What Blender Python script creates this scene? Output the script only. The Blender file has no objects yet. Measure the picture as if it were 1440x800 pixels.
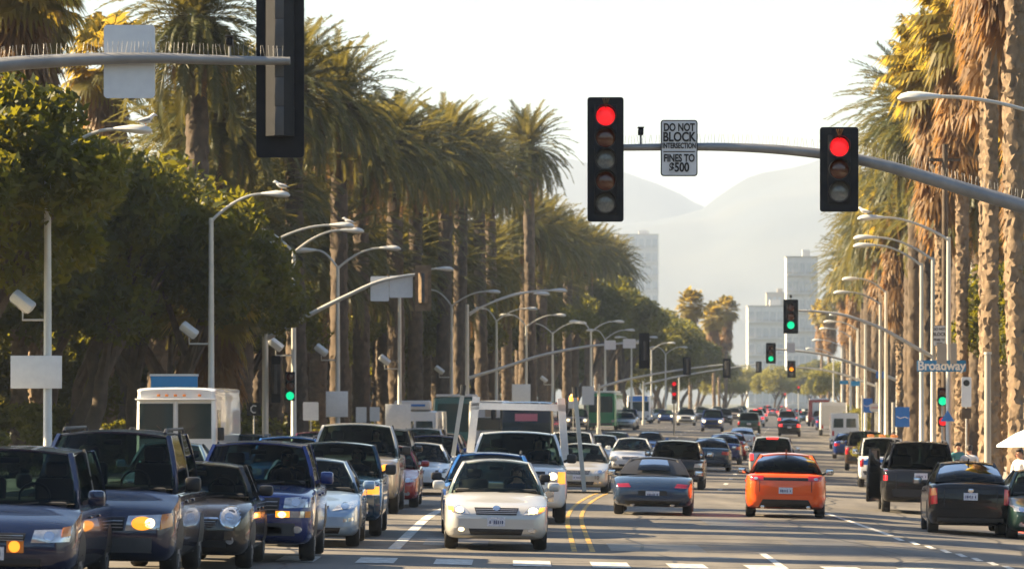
import bpy, bmesh, math, random
import numpy as np
from mathutils import Vector, Matrix, Euler
from mathutils.bvhtree import BVHTree
random.seed(7); rng = np.random.default_rng(7)
R = math.radians
S = bpy.context.scene
C = S.collection

# ------------------------------------------------------------------ camera, sky, sun, exposure
F, CX, HY, HC = 6000.0, 720.0, 565.0, 2.5        # focal length / horizon in photo pixels, eye height
cam_d = bpy.data.cameras.new('camera'); cam = bpy.data.objects.new('camera', cam_d); C.objects.link(cam)
cam_d.sensor_width = 36; cam_d.lens = 36*F/1440; cam_d.shift_y = (HY-400)/1440
cam.location = (0, 0, HC); cam.rotation_euler = (R(90), 0, 0)
cam_d.clip_start = 0.5; cam_d.clip_end = 20000
cam_d.dof.use_dof = True; cam_d.dof.focus_distance = 72; cam_d.dof.aperture_fstop = 4.5
S.camera = cam
SUN_AZ, SUN_EL = -80, 32                          # degrees from the view direction (left is negative), elevation
w = bpy.data.worlds.new('World'); S.world = w; w.use_nodes = True
nt = w.node_tree
sky = nt.nodes.new('ShaderNodeTexSky'); sky.sky_type = 'NISHITA'; sky.sun_disc = False
sky.sun_elevation = R(SUN_EL); sky.sun_rotation = R(SUN_AZ); sky.air_density = 1.3; sky.dust_density = 1.0; sky.ozone_density = 2.8
nt.links.new(sky.outputs[0], nt.nodes['Background'].inputs[0]); nt.nodes['Background'].inputs[1].default_value = 0.043
sl = bpy.data.lights.new('sun', 'SUN'); so = bpy.data.objects.new('sun', sl); C.objects.link(so)
sl.energy = 5.0; sl.angle = R(0.55); sl.color = (1.0, 0.77, 0.46)
sd = Vector((math.sin(R(SUN_AZ))*math.cos(R(SUN_EL)), math.cos(R(SUN_AZ))*math.cos(R(SUN_EL)), math.sin(R(SUN_EL))))
so.rotation_euler = sd.to_track_quat('Z', 'Y').to_euler(); so.location = sd*80
S.view_settings.view_transform = 'Standard'; S.view_settings.look = 'None'; S.view_settings.gamma = 1
S.view_settings.exposure = 2.28
S.render.engine = 'CYCLES'
cy = S.cycles
cy.use_denoising = True
cy.max_bounces = 6; cy.diffuse_bounces = 2; cy.glossy_bounces = 3; cy.transmission_bounces = 4; cy.transparent_max_bounces = 10; cy.volume_bounces = 0
cy.caustics_reflective = False; cy.caustics_refractive = False; cy.sample_clamp_indirect = 6

# ------------------------------------------------------------------ layout of the avenue
_D = np.arange(-60, 9001, 1.0)
_m = np.interp(_D, [85, 130, 400, 600], [.006, .066, .066, .060])
_c = np.cumsum(_m); _c = _c - np.interp(69, _D, _c) + 1.17
def cx(d): return float(np.interp(d, _D, _c))
def slope(d): return float(np.interp(d, _D, _m))
_zp = ([-60, 30, 52, 60, 70, 92, 100, 122, 143, 185, 230, 273, 310, 350, 450, 600, 1000, 3000],
       [.25, .25, .2, .12, .04, 0, -.06, -.17, -.36, -.47, -.6, -.62, -.3, 0, 0, 0, .3, .3])
def zprof(d): return float(np.interp(d, *_zp))
def gz(x, d):
    q = max(-15, min(11, x-cx(d))); return zprof(d) - .02*q - .045*max(0, q-5.5)*max(0, min(1, (170-d)/60))
def PX(px, py, d): return Vector(((px-CX)*d/F, d, HC+(HY-py)*d/F))
def GP(px, d):
    x = (px-CX)*d/F
    return Vector((x, d, gz(x, d)))

# ------------------------------------------------------------------ materials
M = {}
def mat(name, col, rough=.6, metal=0, coat=0, noise=None, emit=None, es=0, spec=.5, bump=None):
    m = bpy.data.materials.new(name); m.use_nodes = True; n = m.node_tree; b = n.nodes['Principled BSDF']
    b.inputs['Base Color'].default_value = (*col, 1); b.inputs['Roughness'].default_value = rough; b.inputs['Metallic'].default_value = metal
    b.inputs['Coat Weight'].default_value = coat; b.inputs['Coat Roughness'].default_value = .04; b.inputs['Specular IOR Level'].default_value = spec
    if emit: b.inputs['Emission Color'].default_value = (*emit, 1); b.inputs['Emission Strength'].default_value = es
    if noise:                                     # (scale, amount 0..1, second colour)
        tc = n.nodes.new('ShaderNodeTexCoord'); no = n.nodes.new('ShaderNodeTexNoise'); no.inputs['Scale'].default_value = noise[0]; no.inputs['Detail'].default_value = 5
        n.links.new(tc.outputs['Object'], no.inputs['Vector'])
        rp = n.nodes.new('ShaderNodeValToRGB'); rp.color_ramp.elements[0].position = .5-.5*noise[1]*.6; rp.color_ramp.elements[1].position = .5+.5*noise[1]*.6
        rp.color_ramp.elements[0].color = (*col, 1); rp.color_ramp.elements[1].color = (*noise[2], 1)
        n.links.new(no.outputs[0], rp.inputs[0]); n.links.new(rp.outputs[0], b.inputs['Base Color'])
        if bump:
            bp = n.nodes.new('ShaderNodeBump'); bp.inputs['Strength'].default_value = bump; bp.inputs['Distance'].default_value = .05
            n.links.new(no.outputs[0], bp.inputs['Height']); n.links.new(bp.outputs[0], b.inputs['Normal'])
    M[name] = m
    return m
def paint(name, col, metal=.35, rough=.28): return mat('paint_'+name, col, rough, metal, .5 if name == 'black' else .9, spec=.2 if name == 'black' else .35, noise=(1.3, 1, tuple(c*.88+.004 for c in col)))
def leafmat(name, c1, c2, trans, scale=.35, tw=.45):
    m = bpy.data.materials.new(name); m.use_nodes = True; n = m.node_tree; n.nodes.clear()
    out = n.nodes.new('ShaderNodeOutputMaterial'); ge = n.nodes.new('ShaderNodeNewGeometry')
    no = n.nodes.new('ShaderNodeTexNoise'); no.inputs['Scale'].default_value = scale; no.inputs['Detail'].default_value = 3
    n.links.new(ge.outputs['Position'], no.inputs['Vector'])
    ad = n.nodes.new('ShaderNodeMath'); ad.operation = 'MULTIPLY_ADD'; ad.inputs[1].default_value = .45
    n.links.new(ge.outputs['Random Per Island'], ad.inputs[0]); 
    sb = n.nodes.new('ShaderNodeMath'); sb.operation = 'SUBTRACT'; sb.inputs[1].default_value = .22
    n.links.new(no.outputs[0], sb.inputs[0]); n.links.new(sb.outputs[0], ad.inputs[2])
    rp = n.nodes.new('ShaderNodeValToRGB'); rp.color_ramp.elements[0].position = .3; rp.color_ramp.elements[1].position = .72
    rp.color_ramp.elements[0].color = (*c1, 1); rp.color_ramp.elements[1].color = (*c2, 1)
    n.links.new(ad.outputs[0], rp.inputs[0])
    b = n.nodes.new('ShaderNodeBsdfPrincipled'); b.inputs['Roughness'].default_value = .5; b.inputs['Specular IOR Level'].default_value = .22
    t = n.nodes.new('ShaderNodeBsdfTranslucent'); t.inputs[0].default_value = (*trans, 1)
    mx = n.nodes.new('ShaderNodeMixShader'); mx.inputs[0].default_value = tw
    n.links.new(rp.outputs[0], b.inputs['Base Color']); n.links.new(b.outputs[0], mx.inputs[1]); n.links.new(t.outputs[0], mx.inputs[2]); n.links.new(mx.outputs[0], out.inputs[0])
    M[name] = m
def glassmat(name, tint, rough=.03, ior=1.2):
    m = bpy.data.materials.new(name); m.use_nodes = True; n = m.node_tree; n.nodes.clear()
    out = n.nodes.new('ShaderNodeOutputMaterial'); fr = n.nodes.new('ShaderNodeFresnel'); fr.inputs[0].default_value = ior
    g = n.nodes.new('ShaderNodeBsdfGlossy'); g.inputs['Roughness'].default_value = rough
    t = n.nodes.new('ShaderNodeBsdfTransparent'); t.inputs[0].default_value = (*tint, 1)
    mx = n.nodes.new('ShaderNodeMixShader'); n.links.new(fr.outputs[0], mx.inputs[0]); n.links.new(t.outputs[0], mx.inputs[1]); n.links.new(g.outputs[0], mx.inputs[2]); n.links.new(mx.outputs[0], out.inputs[0])
    M[name] = m
mat('black', (.012, .012, .014), .5); mat('rubber', (.02, .02, .021), .85, noise=(6, 1, (.035, .033, .03))); mat('rim', (.42, .42, .44), .3, .8, noise=(4, 1, (.3, .3, .31)))
mat('interior', (.03, .03, .032), .8, noise=(3, 1, (.045, .043, .04))); mat('chrome', (.75, .75, .77), .12, 1); mat('plate', (.72, .72, .74), .45, noise=(40, .5, (.45, .47, .6)))
mat('lamp_clear', (.75, .76, .78), .08, .6, 1, noise=(18, 1, (.35, .36, .38))); mat('lamp_red', (.62, .012, .02), .12, 0, 1, noise=(15, 1, (.4, .008, .014))); mat('lamp_red_dim', (.26, .012, .03), .12, 0, 1, noise=(15, 1, (.16, .008, .02))); mat('lamp_amber', (.7, .22, .03), .12, 0, 1)
mat('lit_amber', (1, .5, .08), .3, emit=(1, .30, .015), es=.33); mat('lit_head', (1, .85, .55), .3, emit=(1, .74, .36), es=.8); mat('lit_brake', (1, .05, .04), .3, emit=(1, .03, .025), es=.5)
mat('grey_plastic', (.05, .05, .053), .6, noise=(8, 1, (.07, .07, .072)))
mat('galv', (.42, .42, .40), .45, .35, noise=(2.5, 1, (.55, .54, .5))); mat('galv_dark', (.20, .205, .21), .5, .35, noise=(5, 1, (.30, .30, .30))); mat('lamp_shell', (.62, .62, .60), .4, .1, noise=(6, 1, (.52, .52, .5)))
mat('signal_black', (.007, .008, .011), .5, spec=.15, noise=(5, 1, (.018, .019, .024))); mat('sign_white', (.66, .66, .66), .5, noise=(5, 1, (.58, .58, .59))); mat('sign_back', (.72, .74, .76), .45, .0, noise=(7, 1, (.62, .64, .67)))
mat('sign_blue', (.012, .15, .52), .4, noise=(6, 1, (.015, .18, .58))); mat('sign_teal', (.006, .17, .42), .4, noise=(6, 1, (.01, .21, .47))); mat('text_black', (.008, .008, .009), .6); mat('text_white', (.8, .8, .8), .5); mat('text_red', (.55, .05, .06), .5)
mat('lens_red_off', (.10, .016, .012), .2, 0, .6, noise=(30, 1, (.06, .012, .01))); mat('lens_amber_off', (.13, .03, .012), .2, 0, .6, noise=(30, 1, (.09, .02, .01))); mat('lens_green_off', (.10, .11, .115), .2, 0, .6, noise=(25, 1, (.2, .21, .2)))
mat('lens_red_on', (1, .02, .03), .3, emit=(1, .006, .012), es=.22, noise=(60, 1, (1, .05, .06))); n = M['lens_red_on'].node_tree; tc = n.nodes.new('ShaderNodeTexCoord'); vo = n.nodes.new('ShaderNodeTexVoronoi'); vo.inputs['Scale'].default_value = 42; n.links.new(tc.outputs['Object'], vo.inputs[0]); mr = n.nodes.new('ShaderNodeMapRange'); mr.inputs[1].default_value = .1; mr.inputs[2].default_value = .55; mr.inputs[3].default_value = .42; mr.inputs[4].default_value = .10; n.links.new(vo.outputs['Distance'], mr.inputs[0]); n.links.new(mr.outputs[0], n.nodes['Principled BSDF'].inputs['Emission Strength'])
mat('lens_green_on', (0, 1, .55), .3, emit=(.0, 1, .40), es=.17); mat('lens_amber_on', (1, .4, 0), .3, emit=(1, .25, .0), es=.3)
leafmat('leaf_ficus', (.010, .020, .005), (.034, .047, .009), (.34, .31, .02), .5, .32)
leafmat('leaf_date', (.022, .032, .010), (.066, .068, .022), (.26, .22, .045), .6, .26)
leafmat('leaf_fan', (.060, .062, .014), (.15, .125, .022), (.50, .36, .05), .6, .5)
leafmat('leaf_dead', (.10, .055, .022), (.25, .15, .06), (.45, .24, .08), .9, .4)
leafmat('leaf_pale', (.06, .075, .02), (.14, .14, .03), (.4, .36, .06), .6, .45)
leafmat('grass', (.035, .055, .014), (.07, .085, .02), (.2, .2, .04), .6, .3)
mat('bark_date', (.045, .032, .023), .9, noise=(2.6, .8, (.11, .078, .052)), bump=.8); mat('bark_fan', (.10, .07, .045), .9, noise=(4, .8, (.25, .175, .11)), bump=1.0); mat('bark_ficus', (.045, .032, .022), .9, noise=(3, 1, (.11, .08, .055)), bump=.9)
glassmat('glass', (.22, .30, .29)); glassmat('glass_dark', (.05, .065, .07)); glassmat('glass_rear', (.07, .10, .11), .03, 1.09); glassmat('glass_light', (.50, .60, .57)); mat('glass_bus', (.010, .035, .042), .06, 0, .5); mat('glass_house', (.05, .07, .09), .1, 0, .5)
mat('skin', (.42, .22, .14), .6, noise=(12, 1, (.36, .18, .11))); mat('hair', (.025, .016, .010), .6); mat('cloth_white', (.7, .7, .7), .8, noise=(20, 1, (.6, .6, .62))); mat('cloth_navy', (.03, .04, .08), .8); mat('cloth_teal', (.04, .16, .18), .8); mat('cloth_pink', (.65, .2, .25), .8)

# ------------------------------------------------------------------ mesh helpers
class MB:
    """collects vertices and faces of ONE mesh"""
    def __init__(s): s.v = []; s.f = []
    def add(s, vs, fs):
        o = len(s.v); s.v += [tuple(v) for v in vs]; s.f += [tuple(i+o for i in f) for f in fs]
    def box(s, c, d, bev=0, mtx=None):
        bm = bmesh.new(); bmesh.ops.create_cube(bm, size=1); bmesh.ops.scale(bm, vec=d, verts=bm.verts)
        if bev: bmesh.ops.bevel(bm, geom=bm.edges[:], offset=bev, segments=2, affect='EDGES', profile=.5)
        if mtx is not None: bmesh.ops.transform(bm, matrix=mtx, verts=bm.verts)
        bmesh.ops.translate(bm, vec=c, verts=bm.verts); s.bm(bm)
    def bm(s, bm):
        bm.verts.index_update(); s.add([v.co for v in bm.verts], [[v.index for v in f.verts] for f in bm.faces]); bm.free()
    def bar(s, p, q, w_, h_, up=(0, 0, 1)):
        p, q = Vector(p), Vector(q); d = q-p; L = d.length; d.normalize(); u = Vector(up)
        x = d.cross(u)
        if x.length < 1e-4: x = d.cross(Vector((1, 0, 0)))
        x.normalize(); u = x.cross(d)
        vs = [p+x*a*w_/2+u*b*h_/2 for a, b in ((-1, -1), (1, -1), (1, 1), (-1, 1))]; vs += [v+d*L for v in vs]
        s.add(vs, [(3, 2, 1, 0), (4, 5, 6, 7), (0, 1, 5, 4), (1, 2, 6, 5), (2, 3, 7, 6), (3, 0, 4, 7)])
    def tube(s, pts, rad, n=8, cap=True):
        pts = [Vector(p) for p in pts]; rad = rad if hasattr(rad, '__len__') else [rad]*len(pts); rings = []; ref = None
        for i, p in enumerate(pts):
            d = (pts[min(i+1, len(pts)-1)]-pts[max(i-1, 0)]).normalized()
            if ref is None: ref = d.cross(Vector((0, 1, .01))); ref = ref if ref.length > .1 else d.cross(Vector((1, 0, 0)))
            a = (ref-d*ref.dot(d)).normalized(); b = d.cross(a); ref = a
            rings.append([p+(a*math.cos(t)+b*math.sin(t))*rad[i] for t in [2*math.pi*k/n for k in range(n)]])
        vs = [v for r_ in rings for v in r_]; fs = []
        for i in range(len(pts)-1):
            for k in range(n): k2 = (k+1) % n; fs.append((i*n+k, i*n+k2, (i+1)*n+k2, (i+1)*n+k))
        if cap: fs += [tuple(range(n))[::-1], tuple((len(pts)-1)*n+k for k in range(n))]
        s.add(vs, fs)
    def cyl(s, p, q, r, n=16): s.tube([p, q], r, n)
    def grid(s, P):                                # P: rows of points
        h, w_ = len(P), len(P[0]); s.add([p for r_ in P for p in r_], [(i*w_+j, i*w_+j+1, (i+1)*w_+j+1, (i+1)*w_+j) for i in range(h-1) for j in range(w_-1)])
    def lathe(s, prof, ax_o, n=16, axis='z'):      # prof (r, h)
        rings = []
        for r_, h in prof:
            for k in range(n):
                t = 2*math.pi*k/n; a, b = r_*math.cos(t), r_*math.sin(t)
                rings.append(Vector({'z': (a, b, h), 'y': (a, h, b), 'x': (h, a, b)}[axis])+Vector(ax_o))
        fs = [(i*n+k, i*n+(k+1) % n, (i+1)*n+(k+1) % n, (i+1)*n+k) for i in range(len(prof)-1) for k in range(n)]
        fs += [tuple(range(n))[::-1], tuple((len(prof)-1)*n+k for k in range(n))]
        s.add(rings, fs)
    def mesh(s, name, m, smooth=True, ang=40):
        me = bpy.data.meshes.new(name); me.from_pydata(s.v, [], s.f); me.materials.append(m if not isinstance(m, str) else M[m])
        if smooth:
            me.polygons.foreach_set('use_smooth', [True]*len(me.polygons))
            try: me.set_sharp_from_angle(angle=R(ang))
            except Exception: pass
        me.update()
        return me
    def build(s, name, m, parent=None, smooth=True, loc=None, ang=40):
        o = bpy.data.objects.new(name, s.mesh(name, m, smooth, ang)); C.objects.link(o)
        if parent: o.parent = parent
        if loc is not None: o.location = loc
        return o
def link(name, me, parent=None, loc=(0, 0, 0)):
    o = bpy.data.objects.new(name, me); C.objects.link(o); o.location = loc
    if parent: o.parent = parent
    return o
def tag(o, label=None, cat=None, group=None, kind=None):
    for k, v in (('label', label), ('category', cat), ('group', group), ('kind', kind)):
        if v: o[k] = v
    return o
def thing(name, label, cat, loc, rz=0, group=None):
    o = bpy.data.objects.new(name, None); C.objects.link(o); o.location = loc; o.rotation_euler = (0, 0, rz); o.empty_display_size = .3
    return tag(o, label, cat, group)
def copy_tree(o, parent=None):
    c = o.copy(); C.objects.link(c); c.parent = parent
    for ch in list(o.children): copy_tree(ch, c)
    return c
def text_mesh(txt, size, m, name='lettering', bold=0.0, sx=1.0):
    cu = bpy.data.curves.new(name, 'FONT'); cu.body = txt; cu.size = size; cu.align_x = 'CENTER'; cu.align_y = 'CENTER'; cu.extrude = .004; cu.offset = bold
    t = bpy.data.objects.new(name, cu); C.objects.link(t); dg = bpy.context.evaluated_depsgraph_get(); dg.update()
    me = bpy.data.meshes.new_from_object(t.evaluated_get(dg)); bpy.data.objects.remove(t); bpy.data.curves.remove(cu)
    me.transform(Matrix.Rotation(R(90), 4, 'X') @ Matrix.Diagonal((sx, 1, 1, 1))); me.materials.clear(); me.materials.append(M[m])
    return me
ORD = 'first second third fourth fifth sixth seventh eighth ninth tenth eleventh twelfth thirteenth fourteenth fifteenth sixteenth seventeenth eighteenth nineteenth twentieth'.split()
ORD += ['twenty-'+o for o in ORD[:9]] + ['thirtieth'] + ['thirty-'+o for o in ORD[:9]] + ['fortieth'] + ['forty-'+o for o in ORD[:9]]

# ------------------------------------------------------------------ setting: ground, road, pavements, markings, hills
def strip(name, m, d0, d1, o0, o1, dz, step=4, kind='structure', nx=1, abs0=None, abs1=None):
    mb = MB(); ds = list(np.arange(d0, min(d1, 420), step))+list(np.arange(max(420, d0), d1, 25)) if d1-d0 > step else [d0]
    ds = [d for d in ds if d < d1]+[d1]; P = []
    for d in ds:
        a = cx(d)+o0 if abs0 is None else abs0; b = cx(d)+o1 if abs1 is None else abs1
        P.append([Vector((a+(b-a)*k/nx, d, gz(a+(b-a)*k/nx, d)+dz)) for k in range(nx+1)])
    mb.grid(P); o = mb.build(name, m, smooth=False)
    if kind: tag(o, kind=kind)
    return o
def road_mat():
    m = bpy.data.materials.new('asphalt'); m.use_nodes = True; n = m.node_tree; b = n.nodes['Principled BSDF']; b.inputs['Roughness'].default_value = .8
    g = n.nodes.new('ShaderNodeNewGeometry'); mp = n.nodes.new('ShaderNodeMapping'); mp.inputs['Scale'].default_value = (1, .12, 1); n.links.new(g.outputs['Position'], mp.inputs[0])
    a = n.nodes.new('ShaderNodeTexNoise'); a.inputs['Scale'].default_value = .9; a.inputs['Detail'].default_value = 6; n.links.new(mp.outputs[0], a.inputs[0])
    c = n.nodes.new('ShaderNodeTexNoise'); c.inputs['Scale'].default_value = 45; c.inputs['Detail'].default_value = 2; n.links.new(g.outputs['Position'], c.inputs[0])
    v = n.nodes.new('ShaderNodeTexVoronoi'); v.feature = 'DISTANCE_TO_EDGE'; v.inputs['Scale'].default_value = .22; n.links.new(g.outputs['Position'], v.inputs[0])
    r1 = n.nodes.new('ShaderNodeValToRGB'); r1.color_ramp.elements[0].position = .3; r1.color_ramp.elements[1].position = .7
    r1.color_ramp.elements[0].color = (.058, .054, .050, 1); r1.color_ramp.elements[1].color = (.145, .132, .116, 1); n.links.new(a.outputs[0], r1.inputs[0])
    mx = n.nodes.new('ShaderNodeMix'); mx.data_type = 'RGBA'; mx.blend_type = 'OVERLAY'; mx.inputs[0].default_value = .35; n.links.new(r1.outputs[0], mx.inputs[6]); n.links.new(c.outputs[0], mx.inputs[7])
    r2 = n.nodes.new('ShaderNodeValToRGB'); r2.color_ramp.elements[0].color = (.45, .45, .45, 1); r2.color_ramp.elements[1].color = (1, 1, 1, 1); r2.color_ramp.elements[1].position = .012; n.links.new(v.outputs[0], r2.inputs[0])
    m2 = n.nodes.new('ShaderNodeMix'); m2.data_type = 'RGBA'; m2.blend_type = 'MULTIPLY'; m2.inputs[0].default_value = 1; n.links.new(mx.outputs[2], m2.inputs[6]); n.links.new(r2.outputs[0], m2.inputs[7])
    n.links.new(m2.outputs[2], b.inputs['Base Color']); M['asphalt'] = m
road_mat()
mat('earth', (.07, .06, .035), .9, noise=(.3, 1, (.05, .065, .025))); mat('concrete', (.30, .28, .25), .85, noise=(1.2, 1, (.36, .34, .30))); mat('kerb', (.36, .34, .31), .85, noise=(2, 1, (.28, .26, .24)))
mat('paint_white_road', (.62, .61, .58), .7, noise=(9, .5, (.26, .25, .23))); mat('paint_yellow_road', (.60, .34, .03), .7, noise=(6, .35, (.17, .12, .06))); mat('kerb_red', (.4, .05, .05), .7, noise=(5, 1, (.3, .06, .05)))
LK, RK = -13.8, 10.0                               # kerb offsets from the centre line
mb = MB(); ds = list(range(-60, 440, 10))+list(range(450, 1500, 50))+list(range(1500, 8200, 400))+[8200]
xo = [-4200, -600, -120, -40, LK, 0, 5.5, 7.75, RK, 11, 40, 120, 600, 4200]
mb.grid([[Vector((cx(d)+x if abs(x) < 200 else x, d, gz(cx(d)+(x if abs(x) < 50 else math.copysign(20, x)), d)-.10)) for x in xo] for d in ds])
tag(mb.build('ground', 'earth'), kind='structure')
strip('road', 'asphalt', -60, 1500, LK-.05, RK+.05, 0, nx=16)
strip('crossing_road', 'asphalt', 48, 66, -90, LK, 0, nx=8); strip('crossing_road', 'asphalt', 48, 66, RK, 60, 0, nx=6)
def pavement(name, d0, d1, o0, o1, m='concrete', h=.13):
    mb = MB(); ds = [d for d in np.arange(d0, d1, 6)]+[d1]
    for a, b in zip(ds[:-1], ds[1:]):
        P = [(cx(a)+o0, a), (cx(a)+o1, a), (cx(b)+o1, b), (cx(b)+o0, b)]
        t = [Vector((x, d, gz(x, d)+h)) for x, d in P]; lo = [v-Vector((0, 0, h+.15)) for v in t]
        mb.add(t+lo, [(0, 1, 2, 3), (0, 4, 5, 1), (3, 2, 6, 7), (1, 5, 6, 2), (0, 3, 7, 4)])
    return tag(mb.build(name, m, smooth=False), kind='structure')
for d0, d1 in ((68, 148), (166, 1300)):
    pavement('pavement', d0, d1, LK-4.2, LK-.17); pavement('kerb', d0, d1, LK-.165, LK, 'kerb', .135)
    pavement('pavement', d0, d1, RK+.17, RK+7); pavement('kerb', d0, d1, RK, RK+.165, 'kerb_red' if d0 < 100 else 'kerb', .135)
pavement('pavement', -40, 46, RK+.17, RK+7); pavement('pavement', -40, 46, LK-4.2, LK-.17)
strip('pavement', 'concrete', 148.1, 165.9, RK+.2, RK+30, .004, nx=3); strip('crossing_road', 'asphalt', 148.5, 165.5, -80, LK, .004, nx=6)
# painted lines
for o in (-.15, .15): strip('road_marking', 'paint_yellow_road', 70, 147, o-.045, o+.045, .006); strip('road_marking', 'paint_yellow_road', 168, 700, o-.045, o+.045, .006)
strip('road_marking', 'paint_white_road', 69.5, 132, -3.2, -3.0, .006)
for d in np.arange(140, 420, 12): strip('road_marking', 'paint_white_road', d, d+3.2, -3.2, -3.05, .006); strip('road_marking', 'paint_white_road', d, d+3.2, 3.15, 3.3, .006)
for d in np.arange(76, 420, 12): strip('road_marking', 'paint_white_road', d, d+3.2, -6.45, -6.3, .006); strip('road_marking', 'paint_white_road', d+5, d+8.2, -9.8, -9.65, .006)
mb = MB()
def line_px(pts, wd, name='road_marking', m='paint_white_road'):
    mb = MB(); P = []
    for px, d in pts:
        g = GP(px, d); P.append([g+Vector((-wd/2, 0, .008)), g+Vector((wd/2, 0, .008))])
    mb.grid(P); tag(mb.build(name, m, smooth=False), kind='structure')
def dep(py, px=800):                               # depth of the ground seen at a photo pixel
    lo, hi = 20, 300
    for _ in range(50):
        d = (lo+hi)/2; y = HY+(HC-gz((px-CX)*d/F, d))*F/d
        if y > py: lo = d
        else: hi = d
    return lo
line_px([(1253, dep(753, 1253)), (1210, dep(738, 1210)), (1163, dep(722, 1163))], .12)
for i, (a, b) in enumerate(zip(range(1262, 1420, 22), np.linspace(757, 797, 8))): line_px([(a+7, dep(b+3, a)), (a-3, dep(b-1, a))], .11)
line_px([(1104, dep(800, 1104)), (1072, dep(778, 1072))], .12)
for i, px in enumerate((420, 530, 638, 748, 858, 967, 1078, 1188, 1298)):
    y = 788+(px-530)*.02; d = dep(y, px); g = GP(px, d); mb = MB(); h = .28
    mb.grid([[Vector((g.x+sx*h, g.y+dy, gz(g.x+sx*h, g.y+dy)+.0095)) for sx in (-1, 1)] for dy in (-1.35, 1.35)])
    tag(mb.build('road_marking', 'paint_white_road', smooth=False), kind='structure')
mat('tar', (.022, .021, .020), .6, noise=(3, 1, (.035, .033, .03))); mat('oil', (.06, .055, .05), .55, noise=(.8, .8, (.10, .092, .082))); mat('iron', (.06, .055, .05), .5, .5, noise=(14, 1, (.10, .09, .08)))
random.seed(31)
for o in (-4.6, 1.2, 4.9, 8.2, -8.2, 6.6):
    mb = MB(); P = []
    for d in np.arange(58, 150, 1.5):
        x = cx(d)+o+.25*math.sin(d*.21+o)+.1*math.sin(d*.9+o*3); P.append([Vector((x-.03, d, gz(x-.03, d)+.004)), Vector((x+.03, d, gz(x+.03, d)+.004))])
    mb.grid(P); tag(mb.build('tar_seam', 'tar', smooth=False), kind='structure')
for d in (63.5, 72, 78.5, 86, 93, 101, 112, 126, 139):
    mb = MB(); P = []
    for o in np.arange(-12, 10.01, .5):
        y = d+.18*math.sin(o*1.7+d)+.08*math.sin(o*5); x = cx(d)+o; P.append([Vector((x, y-.035, gz(x, d)+.0045)), Vector((x, y+.035, gz(x, d)+.0045))])
    mb.grid(P); tag(mb.build('tar_seam', 'tar', smooth=False), kind='structure')
for px, d in ((880, 74), (1150, 79), (585, 82), (985, 104), (1010, 68)):
    g = GP(px, d); mb = MB(); mb.add([(g.x+math.cos(a)*.36, d+math.sin(a)*.36, gz(g.x+math.cos(a)*.36, d)+.005) for a in np.linspace(0, 6.283, 25)[:-1]], [tuple(range(24))]); tag(mb.build('manhole_cover', 'iron', smooth=False), kind='structure')
for px, d, w_, l_ in ((930, 70, 1.6, 5), (1040, 88, 1.2, 7), (1205, 76, 2.2, 4), (640, 72, 1.1, 4)):
    g = GP(px, d); mb = MB(); mb.grid([[Vector((g.x+u*w_/2, d+v*l_, gz(g.x+u*w_/2, d+v*l_)+.003)) for u in (-1, 0, 1)] for v in (0, .5, 1)]); tag(mb.build('asphalt_patch', 'oil', smooth=False), kind='structure')
# hills: a height field behind the town, two ridges
from mathutils import noise as mnoise
def hills(name, D0, Dr, D1, prof, xr, m, amp):
    mb = MB(); P = []
    pts = sorted(prof); xs = [(p-CX)*Dr/F for p, _ in pts]; zs = [HC+(HY-y)*Dr/F for _, y in pts]
    X = np.linspace(*xr, 230); ds = np.linspace(D0, D1, 60)
    for d in ds:
        t = (d-D0)/(Dr-D0); k = (.35*t+.65*t*t*(3-2*t)) if t < 1 else max(0, 1-((d-Dr)/(D1-Dr))**2)
        row = []
        for x in X:
            z = np.interp(x, xs, zs)*k
            q = mnoise.fractal(Vector((x*.0021+D0, d*.0021, .3)), 1.0, 2.1, 6)
            row.append(Vector((x, d, .2+z+q*amp*(.2+.8*math.sin(min(1, k)*math.pi*.5))*min(1, k*3)-(abs(mnoise.noise(Vector((x*.004, d*.0017, 7))))*amp*1.3*k*(1 if t < .97 else .3)))))
        P.append(row)
    mb.grid(P); return tag(mb.build(name, m), kind='structure')
mat('hillside', (.022, .036, .050), .95, noise=(.004, .9, (.06, .068, .066)))
hills('hills', 6300, 7500, 8000, [(0, 330), (400, 290), (640, 262), (745, 208), (790, 214), (830, 226), (880, 240), (930, 262), (985, 291), (1040, 300), (1500, 380)], (-2700, 2700), 'hillside', 26)
hills('hills', 4300, 6500, 7200, [(300, 330), (600, 312), (860, 303), (930, 298), (985, 292), (1040, 252), (1092, 240), (1150, 226), (1200, 212), (1300, 200), (1700, 180)], (-1300, 3900), 'hillside', 30)
# air: one closed box of thin even haze
mb = MB(); mb.box((0, 4050, 219), (8600, 8400, 442)); hz = mb.build('haze', 'black', smooth=False); tag(hz, kind='stuff')
m = bpy.data.materials.new('haze'); m.use_nodes = True; n = m.node_tree; n.nodes.clear(); out = n.nodes.new('ShaderNodeOutputMaterial'); pv = n.nodes.new('ShaderNodeVolumePrincipled')
pv.inputs['Color'].default_value = (.62, .76, 1, 1); pv.inputs['Density'].default_value = .00012; pv.inputs['Anisotropy'].default_value = 0; n.links.new(pv.outputs[0], out.inputs['Volume']); hz.data.materials.clear(); hz.data.materials.append(m)
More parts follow.
